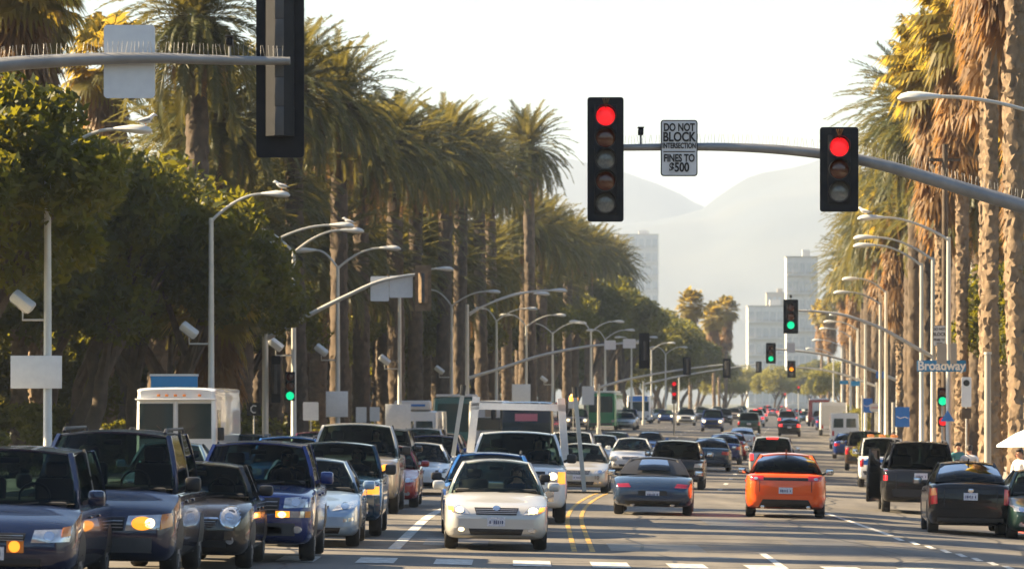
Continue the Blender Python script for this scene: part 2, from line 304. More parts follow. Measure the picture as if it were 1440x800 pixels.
# ------------------------------------------------------------------ vegetation meshes (each kind modelled a few times, then shared)
def rnd(a, b): return random.uniform(a, b)
def frond(V, Fc, az, el, L, droop, nl, wl, lw, vee=.5, twist=0):
    """one feather frond: arched midrib with narrow leaflets on both sides"""
    pts = []; e = el; p = np.array([0., 0., 0.]); n = 14; ca, sa = math.cos(az), math.sin(az)
    for i in range(n+1):
        pts.append(p.copy()); d = np.array([math.cos(e)*ca, math.cos(e)*sa, math.sin(e)]); p = p+d*L/n; e -= droop/n*(.4+1.2*i/n)
    pts = np.array(pts); side0 = np.array([-sa, ca, 0.])
    for k in range(nl):
        t = .10+.9*k/(nl-1); f = t*n; i = min(int(f), n-1); q = pts[i]+(pts[i+1]-pts[i])*(f-i); tg = pts[i+1]-pts[i]; tg = tg/np.linalg.norm(tg)
        up = np.cross(side0, tg)*-1; up = up/np.linalg.norm(up)
        if up[2] < 0 and el > 0: up = -up
        ll = wl*(.35+.65*math.sin(min(1, t*1.15)*math.pi*.93)**.7)*rnd(.85, 1.1)
        for sgn in (-1, 1):
            dirv = side0*sgn*.72+tg*.62+up*(vee*rnd(.3, 1))+np.array([0, 0, -.25]); dirv = dirv/np.linalg.norm(dirv)
            wv = tg*lw*.5; tip = q+dirv*ll; mid = q+dirv*ll*.5+np.array([0, 0, .02])
            o = len(V); V += [q-wv, q+wv, mid+wv*.9, tip, mid-wv*.9]; Fc += [(o, o+1, o+2, o+4), (o+4, o+2, o+3)]
def raw(V, Fc, name, m):
    me = bpy.data.meshes.new(name); me.from_pydata([tuple(v) for v in V], [], Fc); me.materials.append(M[m]); me.update(); return me
def date_crown(seed, nf=150, Lm=4.6, nl=40):
    random.seed(seed); V, Fc = [], []; V2, F2 = [], []
    for i in range(nf):
        t = i/nf; az = i*2.39996+rnd(-.2, .2); el = R(82-125*t**.8)+rnd(-.08, .08)
        frond(V, Fc, az, el, Lm*rnd(.78, 1.08)*(.82+.18*min(1, t*3)), R(44+30*t)*rnd(.75, 1.3), nl, .55, .085, .5)
    for i in range(26):
        az = i*2.39996+rnd(-.3, .3); frond(V2, F2, az, R(rnd(-62, -35)), Lm*rnd(.5, .75), R(50), 26, .38, .05, .2)
    return raw(V, Fc, 'crown', 'leaf_date'), raw(V2, F2, 'dead_fronds', 'leaf_dead')
def fan_leaf(V, Fc, base, az, el, pet, rad, fold, nseg=20):
    d = np.array([math.cos(el)*math.cos(az), math.cos(el)*math.sin(az), math.sin(el)]); s = np.array([-math.sin(az), math.cos(az), 0.]); u = np.cross(d, s)
    c = base+d*pet; o = len(V); V += [base-s*.03, base+s*.03, c+s*.02, c-s*.02]; Fc.append((o, o+1, o+2, o+3))
    for k in range(nseg):
        a = -1.9+3.8*k/(nseg-1); dd = d*math.cos(a)+s*math.sin(a); dd = dd+u*fold*math.cos(a)*.4; r_ = rad*(.75+.25*math.cos(a))*rnd(.85, 1.1)
        wv = (s*math.cos(a)-d*math.sin(a))*rad*.075; mid = c+dd*r_*.6; tip = c+dd*r_*.95+np.array([0, 0, -r_*rnd(.18, .5)])
        o = len(V); V += [c, mid-wv, tip, mid+wv]; Fc.append((o, o+1, o+2, o+3))
def fan_crown(seed, nf=64, pet=1.2, rad=1.15, skirt=170, sk=4.2):
    random.seed(seed); V, Fc, V2, F2 = [], [], [], []
    for i in range(nf):
        t = i/nf; az = i*2.39996+rnd(-.2, .2); el = R(80-135*t)+rnd(-.1, .1)
        fan_leaf(V, Fc, np.array([0, 0, rnd(-.2, .2)-.3*t]), az, el, pet*rnd(.85, 1.2), rad*rnd(.85, 1.15), rnd(-.5, .5))
    for i in range(skirt):
        az = rnd(0, 6.28); z = -.6-sk*random.random()**.9
        fan_leaf(V2, F2, np.array([math.cos(az)*.15, math.sin(az)*.15, z]), az, R(rnd(-80, -48)), rnd(.4, .8), rad*rnd(.75, 1), rnd(-.5, .5), 12)
    return raw(V, Fc, 'crown', 'leaf_fan'), raw(V2, F2, 'dead_fronds', 'leaf_dead')
def trunk_mesh(name, r0, r1, h, m, step=.16, amp=.06, n=18, flare=1.25, sp=.6):
    mb = MB(); rings = []; k = int(h/step); ph = rnd(0, 6)
    for i in range(k+1):
        t = i/k; rr = (r0+(r1-r0)*t)*(1+(flare-1)*max(0, 1-t*8)); row = []
        for j in range(n):
            a = 2*math.pi*(j+.5*(i % 2))/n; q = rr+amp*(1 if (j+(i//2)) % 2 else -.5)*(1 if rnd(0, 1) > .25 else -.8)*rnd(.2, 1.5)+amp*.6*math.sin(2*a+ph+i*.05)
            row.append(Vector((q*math.cos(a), q*math.sin(a), t*h+rnd(-.06, .06))))
        rings.append(row+[row[0]])
    for i in range(k): pass
    w_ = n; vs = [v for r_ in rings for v in r_[:-1]]; fs = [(i*w_+j, i*w_+(j+1) % w_, (i+1)*w_+(j+1) % w_, (i+1)*w_+j) for i in range(k) for j in range(w_)]
    mb.add(vs, fs); mb.f.append(tuple(k*w_+j for j in range(w_))); return mb.mesh(name, m, True, 30)
DATE = [date_crown(s) for s in (1, 2, 3, 4)]; FAN = [fan_crown(s) for s in (5, 6, 7)]; FANS = [fan_crown(s, 40, .9, .95, 60, 1.4) for s in (8, 9)]
T_DATE = [trunk_mesh('trunk', .46, .42, 15, 'bark_date', .22, .045) for _ in range(2)]; BOSS = trunk_mesh('crown_base', .48, .72, 1.7, 'bark_date', .16, .07, 18, 1.0)
T_FAN = [trunk_mesh('trunk', .26, .22, 16, 'bark_fan', .11, .05, 16) for _ in range(3)]
npalm = {'L': 0, 'R': 0}
def palm(kind, d, off, h, side, label=None, sc=1.0, group=None):
    x = cx(d)+off; loc = Vector((x, d, gz(x, d)+.02)); npalm[side] += 1
    sidew = 'left' if side == 'L' else 'right'
    lab = label or '%s palm, %s along the %s kerb counted away from the camera' % ({'date': 'feathery date', 'fan': 'shaggy fan'}[kind], ORD[npalm[side]-1], sidew)
    p = thing(kind+'_palm', lab, 'palm tree', loc, rnd(0, 6.28), group or 'palms lining the avenue')
    if kind == 'date':
        a, b = random.choice(DATE); t = link('trunk', random.choice(T_DATE), p); t.scale = (sc, sc, (h-1.3)/15); bo = link('crown_base', BOSS, p, (0, 0, h-1.6)); bo.scale = (sc, sc, 1)
        c = link('crown', a, p, (0, 0, h)); e = link('dead_fronds', b, p, (0, 0, h-.3)); q = rnd(.86, 1.08); c.scale = (sc*q, sc*q, sc*rnd(.9, 1.12)); e.scale = (sc, sc, sc*rnd(.8, 1.4)); c.rotation_euler = (rnd(-.12, .12), rnd(-.12, .12), 0)
    else:
        a, b = random.choice(FAN if h > 13 else FANS); t = link('trunk', random.choice(T_FAN), p); t.scale = (sc, sc, h/16)
        c = link('crown', a, p, (0, 0, h)); e = link('dead_fronds', b, p, (0, 0, h)); c.scale = e.scale = (sc*1.15, sc*1.15, sc*1.15)
    p.rotation_euler = (rnd(-.02, .02), rnd(-.02, .02), rnd(0, 6.28))
    return p
def leaf_crown(name, seed, rad, nclump, nleaf, ls, m):
    random.seed(seed); r_ = np.random.default_rng(seed); Vs = []; n_tot = 0
    for i in range(nclump):
        u = r_.normal(size=3); u /= np.linalg.norm(u); u[2] = abs(u[2])*1.05-.42 if r_.random() < .8 else u[2]*.6
        c = u*np.array(rad)*(.55+.5*r_.random()**.5); cr = r_.uniform(.20, .36)*min(rad)
        q = r_.normal(size=(nleaf, 3)); q /= np.linalg.norm(q, axis=1)[:, None]; q *= (cr*(.35+.75*r_.random(nleaf)**.5))[:, None]; q[:, 2] *= .75
        P = c+q; a = r_.normal(size=(nleaf, 3)); a /= np.linalg.norm(a, axis=1)[:, None]; b = np.cross(a, r_.normal(size=(nleaf, 3))); b /= np.linalg.norm(b, axis=1)[:, None]
        s = (ls*r_.uniform(.6, 1.3, nleaf))[:, None]; Vs.append(np.stack([P-a*s, P+b*s*.42, P+a*s, P-b*s*.42], 1).reshape(-1, 3)); n_tot += nleaf
    V = np.concatenate(Vs); me = bpy.data.meshes.new(name); me.vertices.add(len(V)); me.vertices.foreach_set('co', V.ravel())
    me.loops.add(4*n_tot); me.loops.foreach_set('vertex_index', np.arange(4*n_tot)); me.polygons.add(n_tot); me.polygons.foreach_set('loop_start', np.arange(n_tot)*4); me.update(calc_edges=True); me.validate(); me.materials.append(M[m]); return me
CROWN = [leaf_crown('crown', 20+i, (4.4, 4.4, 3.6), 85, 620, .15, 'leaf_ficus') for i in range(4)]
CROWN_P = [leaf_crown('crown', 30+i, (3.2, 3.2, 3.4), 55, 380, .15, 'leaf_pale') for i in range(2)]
BUSH = [leaf_crown('foliage', 40+i, (1.1, 1.1, .9), 26, 170, .07, mm) for i, mm in enumerate(('leaf_ficus', 'leaf_pale'))]
def limb_trunk(seed, h, spread):
    random.seed(seed); mb = MB()
    for j in range(2):
        bx, by = rnd(-.25, .25), rnd(-.25, .25); a = rnd(0, 6.28); top = []
        pts = [Vector((bx+math.sin(i*1.3+j*2)*.22*(i/3)+math.cos(a)*spread*.12*i, by+math.sin(a)*spread*.12*i, h*.5*i/5)) for i in range(6)]; mb.tube(pts, [.42, .34, .29, .26, .24, .22], 10)
        for k in range(4):
            b = a+rnd(-1.6, 1.6); s = pts[-1-k % 2]; e = [s+Vector((math.cos(b)*spread*t*.8, math.sin(b)*spread*t*.8, h*.5*t*rnd(.8, 1.1)-.1*math.sin(t*6))) for t in (0, .25, .5, .75, 1)]; mb.tube(e, [.2, .15, .12, .08, .03], 7)
    return mb.mesh('trunk', 'bark_ficus')
LIMB = [limb_trunk(50+i, 8, 3) for i in range(3)]
def tree(d, off, zc, sc, label, pale=False, group='broad leafed trees in the park'):
    x = cx(d)+off; g = gz(x, d); t = thing('broadleaf_tree', label, 'tree', (x, d, g-.05), rnd(0, 6.28), group)
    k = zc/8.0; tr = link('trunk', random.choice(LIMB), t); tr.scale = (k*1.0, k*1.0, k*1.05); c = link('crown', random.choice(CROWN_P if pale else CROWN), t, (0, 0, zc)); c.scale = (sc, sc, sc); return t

# near broad-leafed trees on the left
random.seed(11)
tree(107, -16.4, 7.9, 1.06, 'dark spreading tree nearest the camera over the left lamp post')
tree(143, -18.6, 8.0, 1.3, 'dark dense tree over the white delivery van')
tree(150, -17.2, 7.5, 1.08, 'dark tree beside the tall date palm trunk on the left')
tree(138, -22.5, 8.0, 1.4, 'dark tree standing deeper in the park behind the first lamp')
tree(158, -16.6, 6.8, .80, 'smaller dark tree right of the tall date palm trunk')
k = 0
for d, off, zc, sc, pale in ((165, -23, 7.5, 1.05, 0), (180, -21, 6.8, .9, 0), (192, -25, 9, 1.2, 0), (208, -22, 7.2, 1, 0), (226, -25, 8.5, 1.15, 0), (240, -21.5, 6.5, .85, 1), (258, -25, 8.6, 1.2, 0), (276, -22, 8, 1.1, 0), (300, -24, 9, 1.25, 0), (322, -22, 8.4, 1.15, 0), (350, -24, 10, 1.3, 0), (378, -22, 9.5, 1.2, 0), (410, -22, 10.5, 1.3, 0), (440, -21, 11, 1.4, 0), (470, -19, 12, 1.5, 0), (500, -18, 12.5, 1.6, 0), (530, -17, 12, 1.5, 0), (165, -32, 10, 1.35, 0), (195, -36, 11, 1.5, 0), (235, -36, 11, 1.5, 0), (285, -36, 12, 1.6, 0), (340, -36, 12, 1.6, 0), (150, -28, 9, 1.3, 0), (145, -38, 10, 1.5, 0), (170, -48, 6, 1.9, 0), (195, -52, 6.5, 2, 0), (225, -50, 6.5, 2, 0), (255, -50, 7, 2.1, 0), (290, -48, 7, 2.1, 0), (330, -46, 7, 2.1, 0), (375, -42, 7, 2.1, 0), (420, -38, 7, 2.1, 0), (470, -32, 7, 2.1, 0), (520, -28, 7, 2.1, 0), (210, -30, 5, 1.4, 0), (270, -29, 5, 1.4, 0), (330, -28, 5, 1.4, 0), (182, -30, 4.5, 1.3, 0)):
    tree(d, off, zc, sc, 'dark park tree beyond the left palm row, %s counting away from the camera' % ORD[k], pale); k += 1
for i, (d, off, zc, sc, pale) in enumerate(((570, -15.5, 12, 1.9, 0), (610, -15, 13, 2.0, 0), (660, -15.5, 14, 2.1, 0), (720, -15, 14, 2.1, 0), (790, -14, 13, 2, 0), (820, -6, 8, 1.2, 1), (900, 4, 9, 1.3, 1), (980, 12, 9, 1.2, 0), (760, 13, 8, 1.1, 1), (1050, -4, 10, 1.4, 1), (640, 13.5, 8, 1.1, 1), (1100, 16, 12, 1.5, 0), (1000, -14, 14, 1.9, 0))):
    tree(d, off, zc*.74, sc, 'hazy tree far up the avenue, %s of those beyond the last lamps' % ORD[i], pale, 'far trees closing the avenue')
for i, (x, y, zc, sc) in enumerate(((-16, 30, 8, 1.2), (-22, 8, 8, 1.3), (-26, 45, 9, 1.4), (-18, -22, 9, 1.5), (17, 20, 8, 1.1), (19, -10, 9, 1.3), (-6, -52, 8, 1.5), (7, -56, 8, 1.5), (22, -46, 9, 1.5), (-22, -50, 9, 1.6), (18, 52, 8, 1.0))):
    tree(y, x-cx(y), zc, sc, 'unseen tree added to darken reflections on the near side of the crossing, %s of these' % ORD[i], False, 'unseen trees added on the near side of the crossing')  # out of view, added to cut fill light and darken car reflections
# right side trees behind the palms
for i, (d, off, zc, sc, pale) in enumerate(((150, 17.5, 6.5, 1.05, 1), (172, 17, 7, 1.0, 0), (190, 20, 8, 1.1, 0), (215, 18, 6, .9, 1), (245, 20, 8, 1.1, 0), (290, 19, 7.5, 1, 0), (340, 19, 8, 1.1, 1), (400, 19, 8.5, 1.1, 0), (470, 19, 9, 1.2, 1))):
    tree(d, off, zc, sc, '%s tree behind the right palm row, %s from the camera' % ('yellow green' if pale else 'dark green', ORD[i]), pale, 'trees behind the right palm row')
# palms on the left: kerb row then the inner row
for d, off, h, kind in ((163, -17, 17.2, 'date'), (178, -18.6, 14.5, 'date'), (197, -17.2, 17.2, 'date'), (213, -17.0, 17.6, 'date'), (229, -17.5, 16.4, 'date'), (244, -17, 17.6, 'date'), (260, -17.4, 17.6, 'date'), (275, -17, 19.0, 'date'), (291, -17.2, 19.4, 'date'), (308, -16.8, 19.6, 'date'), (325, -17.2, 19.8, 'date'), (343, -15.4, 22.5, 'date'), (358, -17, 17, 'date'), (376, -16.5, 16.8, 'date'), (396, -17, 17, 'date'), (418, -16.6, 17.6, 'date'), (440, -17, 17.8, 'date'), (465, -16.6, 18.6, 'date'), (490, -16.6, 19, 'date'), (520, -16.5, 19.5, 'date'), (550, -16.5, 19, 'date')):
    palm(kind, d, off, h, 'L')
for i, (d, off, h, kind) in enumerate(((186, -20.8, 13.5, 'date'), (222, -20.5, 13.4, 'date'), (254, -20.5, 13.6, 'date'), (284, -20.8, 14, 'date'), (316, -20.5, 14.2, 'date'), (170, -24.5, 19, 'fan'), (148, -21.2, 17.5, 'fan'), (139, -23, 18, 'fan'), (204, -27, 19, 'fan'), (195, -20, 11.8, 'date'), (207, -19.6, 13.2, 'date'), (217, -21.5, 15.2, 'date'), (236, -19.8, 12.6, 'date'), (248, -20.5, 14.6, 'date'), (266, -20, 12.4, 'date'), (279, -19, 14.8, 'date'), (298, -20, 12.8, 'date'), (310, -19.5, 14.6, 'date'), (333, -19, 13, 'date'), (350, -19, 14.2, 'date'), (385, -19, 13.4, 'date'), (430, -19, 14, 'date'), (152, -14.9, 6.2, 'fan'))):
    palm(kind, d, off, h, 'L', '%s palm in the inner left row, %s of that row' % ('date' if kind == 'date' else 'fan', ORD[i]), group='palms inside the park')
for i, (d, off, h) in enumerate(((176, -20.6, 9.4), (190, -19.4, 9.8), (202, -20.4, 10.6), (221, -19, 10.2), (233, -20.8, 11), (246, -19.2, 10.4), (262, -19.4, 10.6), (276, -20.4, 11.4), (294, -18.8, 10.8), (314, -19, 11.4), (338, -18.8, 11.6), (362, -18.6, 12), (392, -18.4, 12.2), (424, -18.4, 13))):
    palm('date', d, off, h, 'L', 'short date palm under the tall left row, %s of the short ones' % ORD[i], group='short palms under the left row')
# nearer palms of the left row, outside the frame, whose trunks stripe the road with shadow
for i, (d, off, h) in enumerate(((64.5, -16.5, 15), (70.5, -18, 17), (77, -16.5, 15), (86, -17.5, 16), (90, -16.5, 13), (96, -17, 17), (109, -18, 17))):
    palm('date' if i in (2, 5) else 'fan', d, off, h, 'L', 'palm of the left row standing nearer than the first lamp, %s of these' % ORD[i], group='palms inside the park')
# palms on the right
for d, off, h, kind in ((109, 12.4, 22, 'fan'), (117, 12.1, 22.5, 'fan'), (125, 12.2, 23, 'fan'), (132, 12.6, 21, 'fan'), (138, 12.0, 22, 'fan'), (145, 12.2, 20.5, 'fan'), (152, 12.8, 19.8, 'fan'), (171, 12.4, 18.6, 'fan'), (180, 12.0, 17.6, 'fan'), (191, 12.4, 17, 'fan'), (201, 12.2, 16.5, 'date'), (214, 13, 18.4, 'fan'), (229, 12.2, 19.0, 'date'), (243, 12.4, 16.5, 'date'), (257, 12.2, 15, 'fan'), (270, 12.3, 17.4, 'date'), (286, 12, 15.6, 'date'), (303, 12.3, 16.6, 'fan'), (320, 12, 17, 'date'), (340, 12.2, 15.6, 'date'), (362, 12, 16.4, 'date'), (386, 12.2, 15.6, 'date'), (415, 12, 16, 'fan'), (445, 12, 17, 'date'), (480, 12, 16, 'fan'), (520, 12, 17, 'date')):
    palm(kind, d, off, h, 'R', sc=1.0)
for i, (d, off, h) in enumerate(((188, 14.4, 13.6), (208, 14.6, 14.5), (222, 14.2, 15.8), (236, 14.6, 14), (250, 14.4, 17.5), (264, 14.4, 14.6), (278, 14.2, 17), (296, 14.4, 14.5), (312, 14, 17.4), (330, 14.2, 14.6), (352, 14, 17), (375, 14, 14.5), (400, 14, 17))):
    palm('date', d, off, h, 'R', 'date palm in the inner right row, %s of that row' % ORD[i], group='palms behind the right row')
for i, (d, off, h) in enumerate(((136, 16.5, 20.5), (158, 15.6, 19.5), (176, 15.2, 16.5), (206, 15.8, 15.5))):
    palm('fan', d, off, h, 'R', 'fan palm set back behind the right palm row, %s of these' % ORD[i], group='palms behind the right row')
for i, (d, off, h) in enumerate(((640, -9, 17), (690, -6, 16), (720, -4.5, 18), (760, -6, 17), (660, 12, 17), (740, 12, 18))):
    palm('fan', d, off, h, 'L', 'hazy fan palm far up the avenue, %s of the distant clump' % ORD[i], group='far palms in the haze')
# low planting
for i, (px, d, s) in enumerate(((1236, 196, 1.0), (1252, 190, .9), (1222, 204, .9), (1205, 330, 1.4), (1190, 380, 1.5))):
    g = GP(px, d); b = thing('shrub', 'yellow green shrub beside the right pavement, %s from the near end' % ORD[i], 'shrub', g+Vector((0, 0, .1)), rnd(0, 6), 'shrubs by the right pavement'); c = link('foliage', BUSH[1], b, (0, 0, .9*s)); c.scale = (s, s, s)
for i, d in enumerate((112, 121, 129, 137, 145, 170, 178, 187, 196, 206, 217, 228, 240, 252, 265, 280, 300)):
    x = cx(d)-20.2-rnd(0, 2); s = rnd(1.3, 1.9); b = thing('shrub', 'dark park shrub below the left trees, %s along from the camera' % ORD[i], 'shrub', (x, d, gz(x, d)-.05), rnd(0, 6), 'shrubs in the park'); c = link('foliage', BUSH[0 if i % 4 else 1], b, (0, 0, .8*s)); c.scale = (s*1.3, s*1.3, s)
# grass of the park and verge
r_ = np.random.default_rng(3); V = []; nb = 26000
dd = 105+r_.random(nb)**1.6*240; oo = LK-4.3-r_.random(nb)*14
for a in range(nb):
    x = cx(dd[a])+oo[a]; z = gz(x, dd[a])-.1; an = r_.uniform(0, 6.28); w_ = .05; h = r_.uniform(.1, .26); V.append([(x-math.cos(an)*w_, dd[a]-math.sin(an)*w_, z), (x+math.cos(an)*w_, dd[a]+math.sin(an)*w_, z), (x+r_.normal()*.06, dd[a]+r_.normal()*.06, z+h)])
V = np.array(V).reshape(-1, 3); tag(link('grass', raw(V, [(3*i, 3*i+1, 3*i+2) for i in range(nb)], 'grass', 'grass')), kind='stuff')

# ------------------------------------------------------------------ street lamps
def arm_pts(x0, z0, x1, z1, n=12):
    return [Vector((x0+(x1-x0)*t, 0, z0+(z1-z0)*math.sin(t*math.pi/2)**.9)) for t in [i/n for i in range(n+1)]]
def lamp_head_mesh(sgn):
    mb = MB(); rows = []
    for t, wd, h in ((0, .05, .05), (.06, .07, .06), (.25, .12, .09), (.5, .17, .13), (.75, .18, .14), (.92, .13, .10), (1, .03, .03)):
        ring = []
        for k in range(12):
            a = 2*math.pi*k/12; z = math.sin(a); ring.append(Vector((sgn*t*.95, math.cos(a)*wd, (z*h if z > 0 else z*h*.65)-.05*t*t)))
        rows.append(ring)
    vs = [v for r in rows for v in r]; mb.add(vs, [(i*12+k, i*12+(k+1) % 12, (i+1)*12+(k+1) % 12, (i+1)*12+k) for i in range(6) for k in range(12)]); return mb.mesh('lamp_head', 'lamp_shell')
HEAD = {s: lamp_head_mesh(s) for s in (-1, 1)}
def gull(pos, rz, label):
    mb = MB(); rows = []
    for y, r_, z in ((-.20, .012, .0), (-.16, .045, .01), (-.05, .075, .02), (.06, .08, .05), (.13, .055, .10), (.17, .045, .15), (.21, .05, .17), (.25, .025, .165), (.30, .006, .15)):
        rows.append((Vector((0, y, z)), r_))
    b = thing('gull', label, 'bird', pos, rz, 'gulls perched on street lamps')
    mb.tube([p for p, _ in rows], [r_ for _, r_ in rows], 10); body = mb.build('body', 'cloth_white', b, loc=(0, 0, .12))
    for s in (-1, 1):
        w_ = MB(); w_.tube([Vector((s*.07, .08, .06)), Vector((s*.085, -.05, .03)), Vector((s*.05, -.26, -.01))], [.03, .045, .008], 8); w_.build('wing', 'galv_dark', b, loc=(0, 0, .12))
        l_ = MB(); l_.cyl((s*.025, 0, 0), (s*.025, 0, .1), .006, 5); l_.build('leg', 'lamp_amber', b)
nl = {'left': 0, 'right': 0}
def lamp(px, hx, hy, side, d, double=None, flood=None, top=None, label=None, board=None, extra=''):
    base = GP(px, d); base.z += .13; nl[side] += 1
    L = thing('street_lamp', label or '%s street lamp, %s along the %s kerb from the camera%s' % ('double armed' if double else 'single armed', ORD[nl[side]-1], side, extra), 'street lamp', base, 0, 'street lamps along the avenue')
    hd = PX(hx, hy, d)-base; h = hd.z; sgn = 1 if hd.x > 0 else -1; xe = hd.x-sgn*.95; az = h-.9 if top is None else (PX(px, top, d)-base).z
    mb = MB(); mb.tube([(0, 0, 0), (0, 0, .5), (0, 0, .55), (0, 0, az*.6), (0, 0, az+.12)], [.16, .15, .115, .095, .075], 12); mb.build('pole', 'galv', L)
    a = MB(); a.tube(arm_pts(0, az, xe, h), [.05]*6+[.042]*7, 8); a.build('arm', 'galv', L); hh = link('lamp_head', HEAD[sgn], L, (xe, 0, h))
    if double:
        q = PX(double[0], double[1], d)-base; s2 = 1 if q.x > 0 else -1; x2 = q.x-s2*.95; a = MB(); a.tube(arm_pts(0, az, x2, q.z), .045, 8); a.build('arm', 'galv', L); link('lamp_head', HEAD[s2], L, (x2, 0, q.z))
    if flood:
        q = PX(flood[0], flood[1], d)-base; b = MB(); b.tube([(0, 0, q.z-.45), (q.x, 0, q.z-.45), (q.x, 0, q.z-.1)], .03, 6); br = b.build('flood_bracket', 'galv', L)
        f = MB(); mt = Matrix.Rotation(R(38 if q.x < 0 else -38), 4, 'Y') @ Matrix.Rotation(R(25), 4, 'X')
        f.box((0, 0, 0), (.62, .34, .26), .06, mt); fo = f.build('flood_light', 'lamp_shell', L, loc=q); f2 = MB(); f2.box(mt @ Vector((0, -.03, -.13)), (.5, .25, .02), .004, mt); f2.build('lens', 'lamp_clear', fo)
    if board:
        q = PX(board[0], board[1], d)-base; b = MB(); b.box((q.x, -.16, q.z), (board[2]*d/F, .03, board[3]*d/F), .008); bo = b.build('sign_board', 'sign_back', L)
        b = MB(); b.bar((-.1, -.1, q.z), (.1, -.1, q.z), .05, .05); b.build('clamp', 'galv_dark', bo)
    return L
lamp(67, 214, 182, 'left', 105, flood=(32, 424), board=(52, 523, 72, 46), label='first street lamp by the dark tree, flood light and blank board below, gull on top')
lamp(297, 408, 273, 'left', 140, flood=(266, 464), label='second lamp on the left with low flood light and a gull')
lamp(413, 512, 324, 'left', 170, double=(326, 322), flood=(388, 484), label='tall double armed lamp just behind the green signal pole, gull on its head')
lamp(475, 564, 349, 'left', 188, double=(415, 352), flood=(452, 492), board=(474, 568, 31, 36))
lamp(562, 638, 378, 'left', 218, flood=(541, 506), board=(560, 590, 36, 44))
lamp(635, 704, 410, 'left', 262, double=(586, 408), flood=(618, 520))
lamp(698, 756, 434, 'left', 300, double=(662, 434))
lamp(740, 796, 443, 'left', 318, double=(702, 443), board=(733, 555, 26, 30))
lamp(777, 825, 454, 'left', 352, double=(736, 455), flood=(765, 533))
lamp(831, 878, 452, 'left', 350, double=(800, 452))
lamp(851, 893, 464, 'left', 395, double=(824, 464))
lamp(888, 925, 474, 'left', 440, double=(864, 474)); lamp(916, 950, 482, 'left', 490, double=(893, 482)); lamp(936, 967, 488, 'left', 530, double=(914, 488)); lamp(955, 984, 494, 'left', 580, double=(935, 494))
lamp(1560, 1262, 136, 'right', 95, top=205, label='nearest lamp on the right, its arm crossing the fan palm trunks')
lamp(1334, 1206, 306, 'right', 158, top=338, label='lamp beside the blue Broadway sign with a long arm and gull'); lamp(1312, 1200, 334, 'right', 176, top=366); lamp(1296, 1200, 345, 'right', 186, top=374)
lamp(1246, 1184, 392, 'right', 234, top=412); lamp(1238, 1172, 411, 'right', 248, top=428); lamp(1217, 1166, 442, 'right', 300, top=456); lamp(1206, 1158, 452, 'right', 330, top=464); lamp(1196, 1152, 462, 'right', 370, top=474); lamp(1184, 1142, 478, 'right', 430, top=488); lamp(1172, 1133, 490, 'right', 500, top=499)
gull(PX(205, 178, 105), R(-70), 'pale gull on the head of the nearest left lamp'); gull(PX(396, 268, 140), R(80), 'pale gull on the second left lamp head'); gull(PX(491, 317, 170), R(75), 'pale gull on the tall double armed lamp'); gull(PX(1216, 303, 158), R(60), 'pale gull on the long lamp arm at right')

# ------------------------------------------------------------------ signals and mast arms
def mast(name, label, base, pts, r0, r1, spikes=0, pole_top=None, d=None, pole_r=.16, loc_d=None):
    """pts: photo pixels along the arm at depth d, from the tip to the pole"""
    b = base; m_ = thing('mast_arm', label, 'mast arm', b, 0, 'signal mast arms'); L = [PX(x, y, d)-b for x, y in pts]
    P = []                                         # smooth the arm by Catmull-Rom
    for i in range(len(L)-1):
        p0, p1, p2, p3 = L[max(i-1, 0)], L[i], L[i+1], L[min(i+2, len(L)-1)]
        for t in np.linspace(0, 1, 7)[:-1]: P.append(.5*((2*p1)+(p2-p0)*t+(2*p0-5*p1+4*p2-p3)*t*t+(3*p1-p0-3*p2+p3)*t**3))
    P.append(L[-1]); a = MB(); a.tube(P, list(np.linspace(r0, r1, len(P))), 12); a.build('arm', 'galv_dark' if spikes else 'galv', m_)
    pt = pole_top if pole_top else L[-1].z+.3
    p = MB(); p.tube([(0, 0, 0), (0, 0, .45), (0, 0, .5), (0, 0, pt)], [pole_r*1.6, pole_r*1.5, pole_r, pole_r*.75], 14); p.build('pole', 'galv', m_)
    if spikes:
        s = MB(); Lc = 0; nxt = .1
        for i in range(len(P)-1):
            q, e = P[i], P[i+1]; seg = (e-q).length
            while nxt < Lc+seg:
                t = (nxt-Lc)/seg; c = q+(e-q)*t; r_ = r0+(r1-r0)*(i+t)/len(P); s.tube([c+Vector((0, rnd(-.02, .02), r_*.9)), c+Vector((rnd(-.03, .03), rnd(-.03, .03), r_+.14))], .0028, 4, False); nxt += .055
            Lc += seg
        s.build('bird_spikes', 'galv_dark', m_)
    return m_
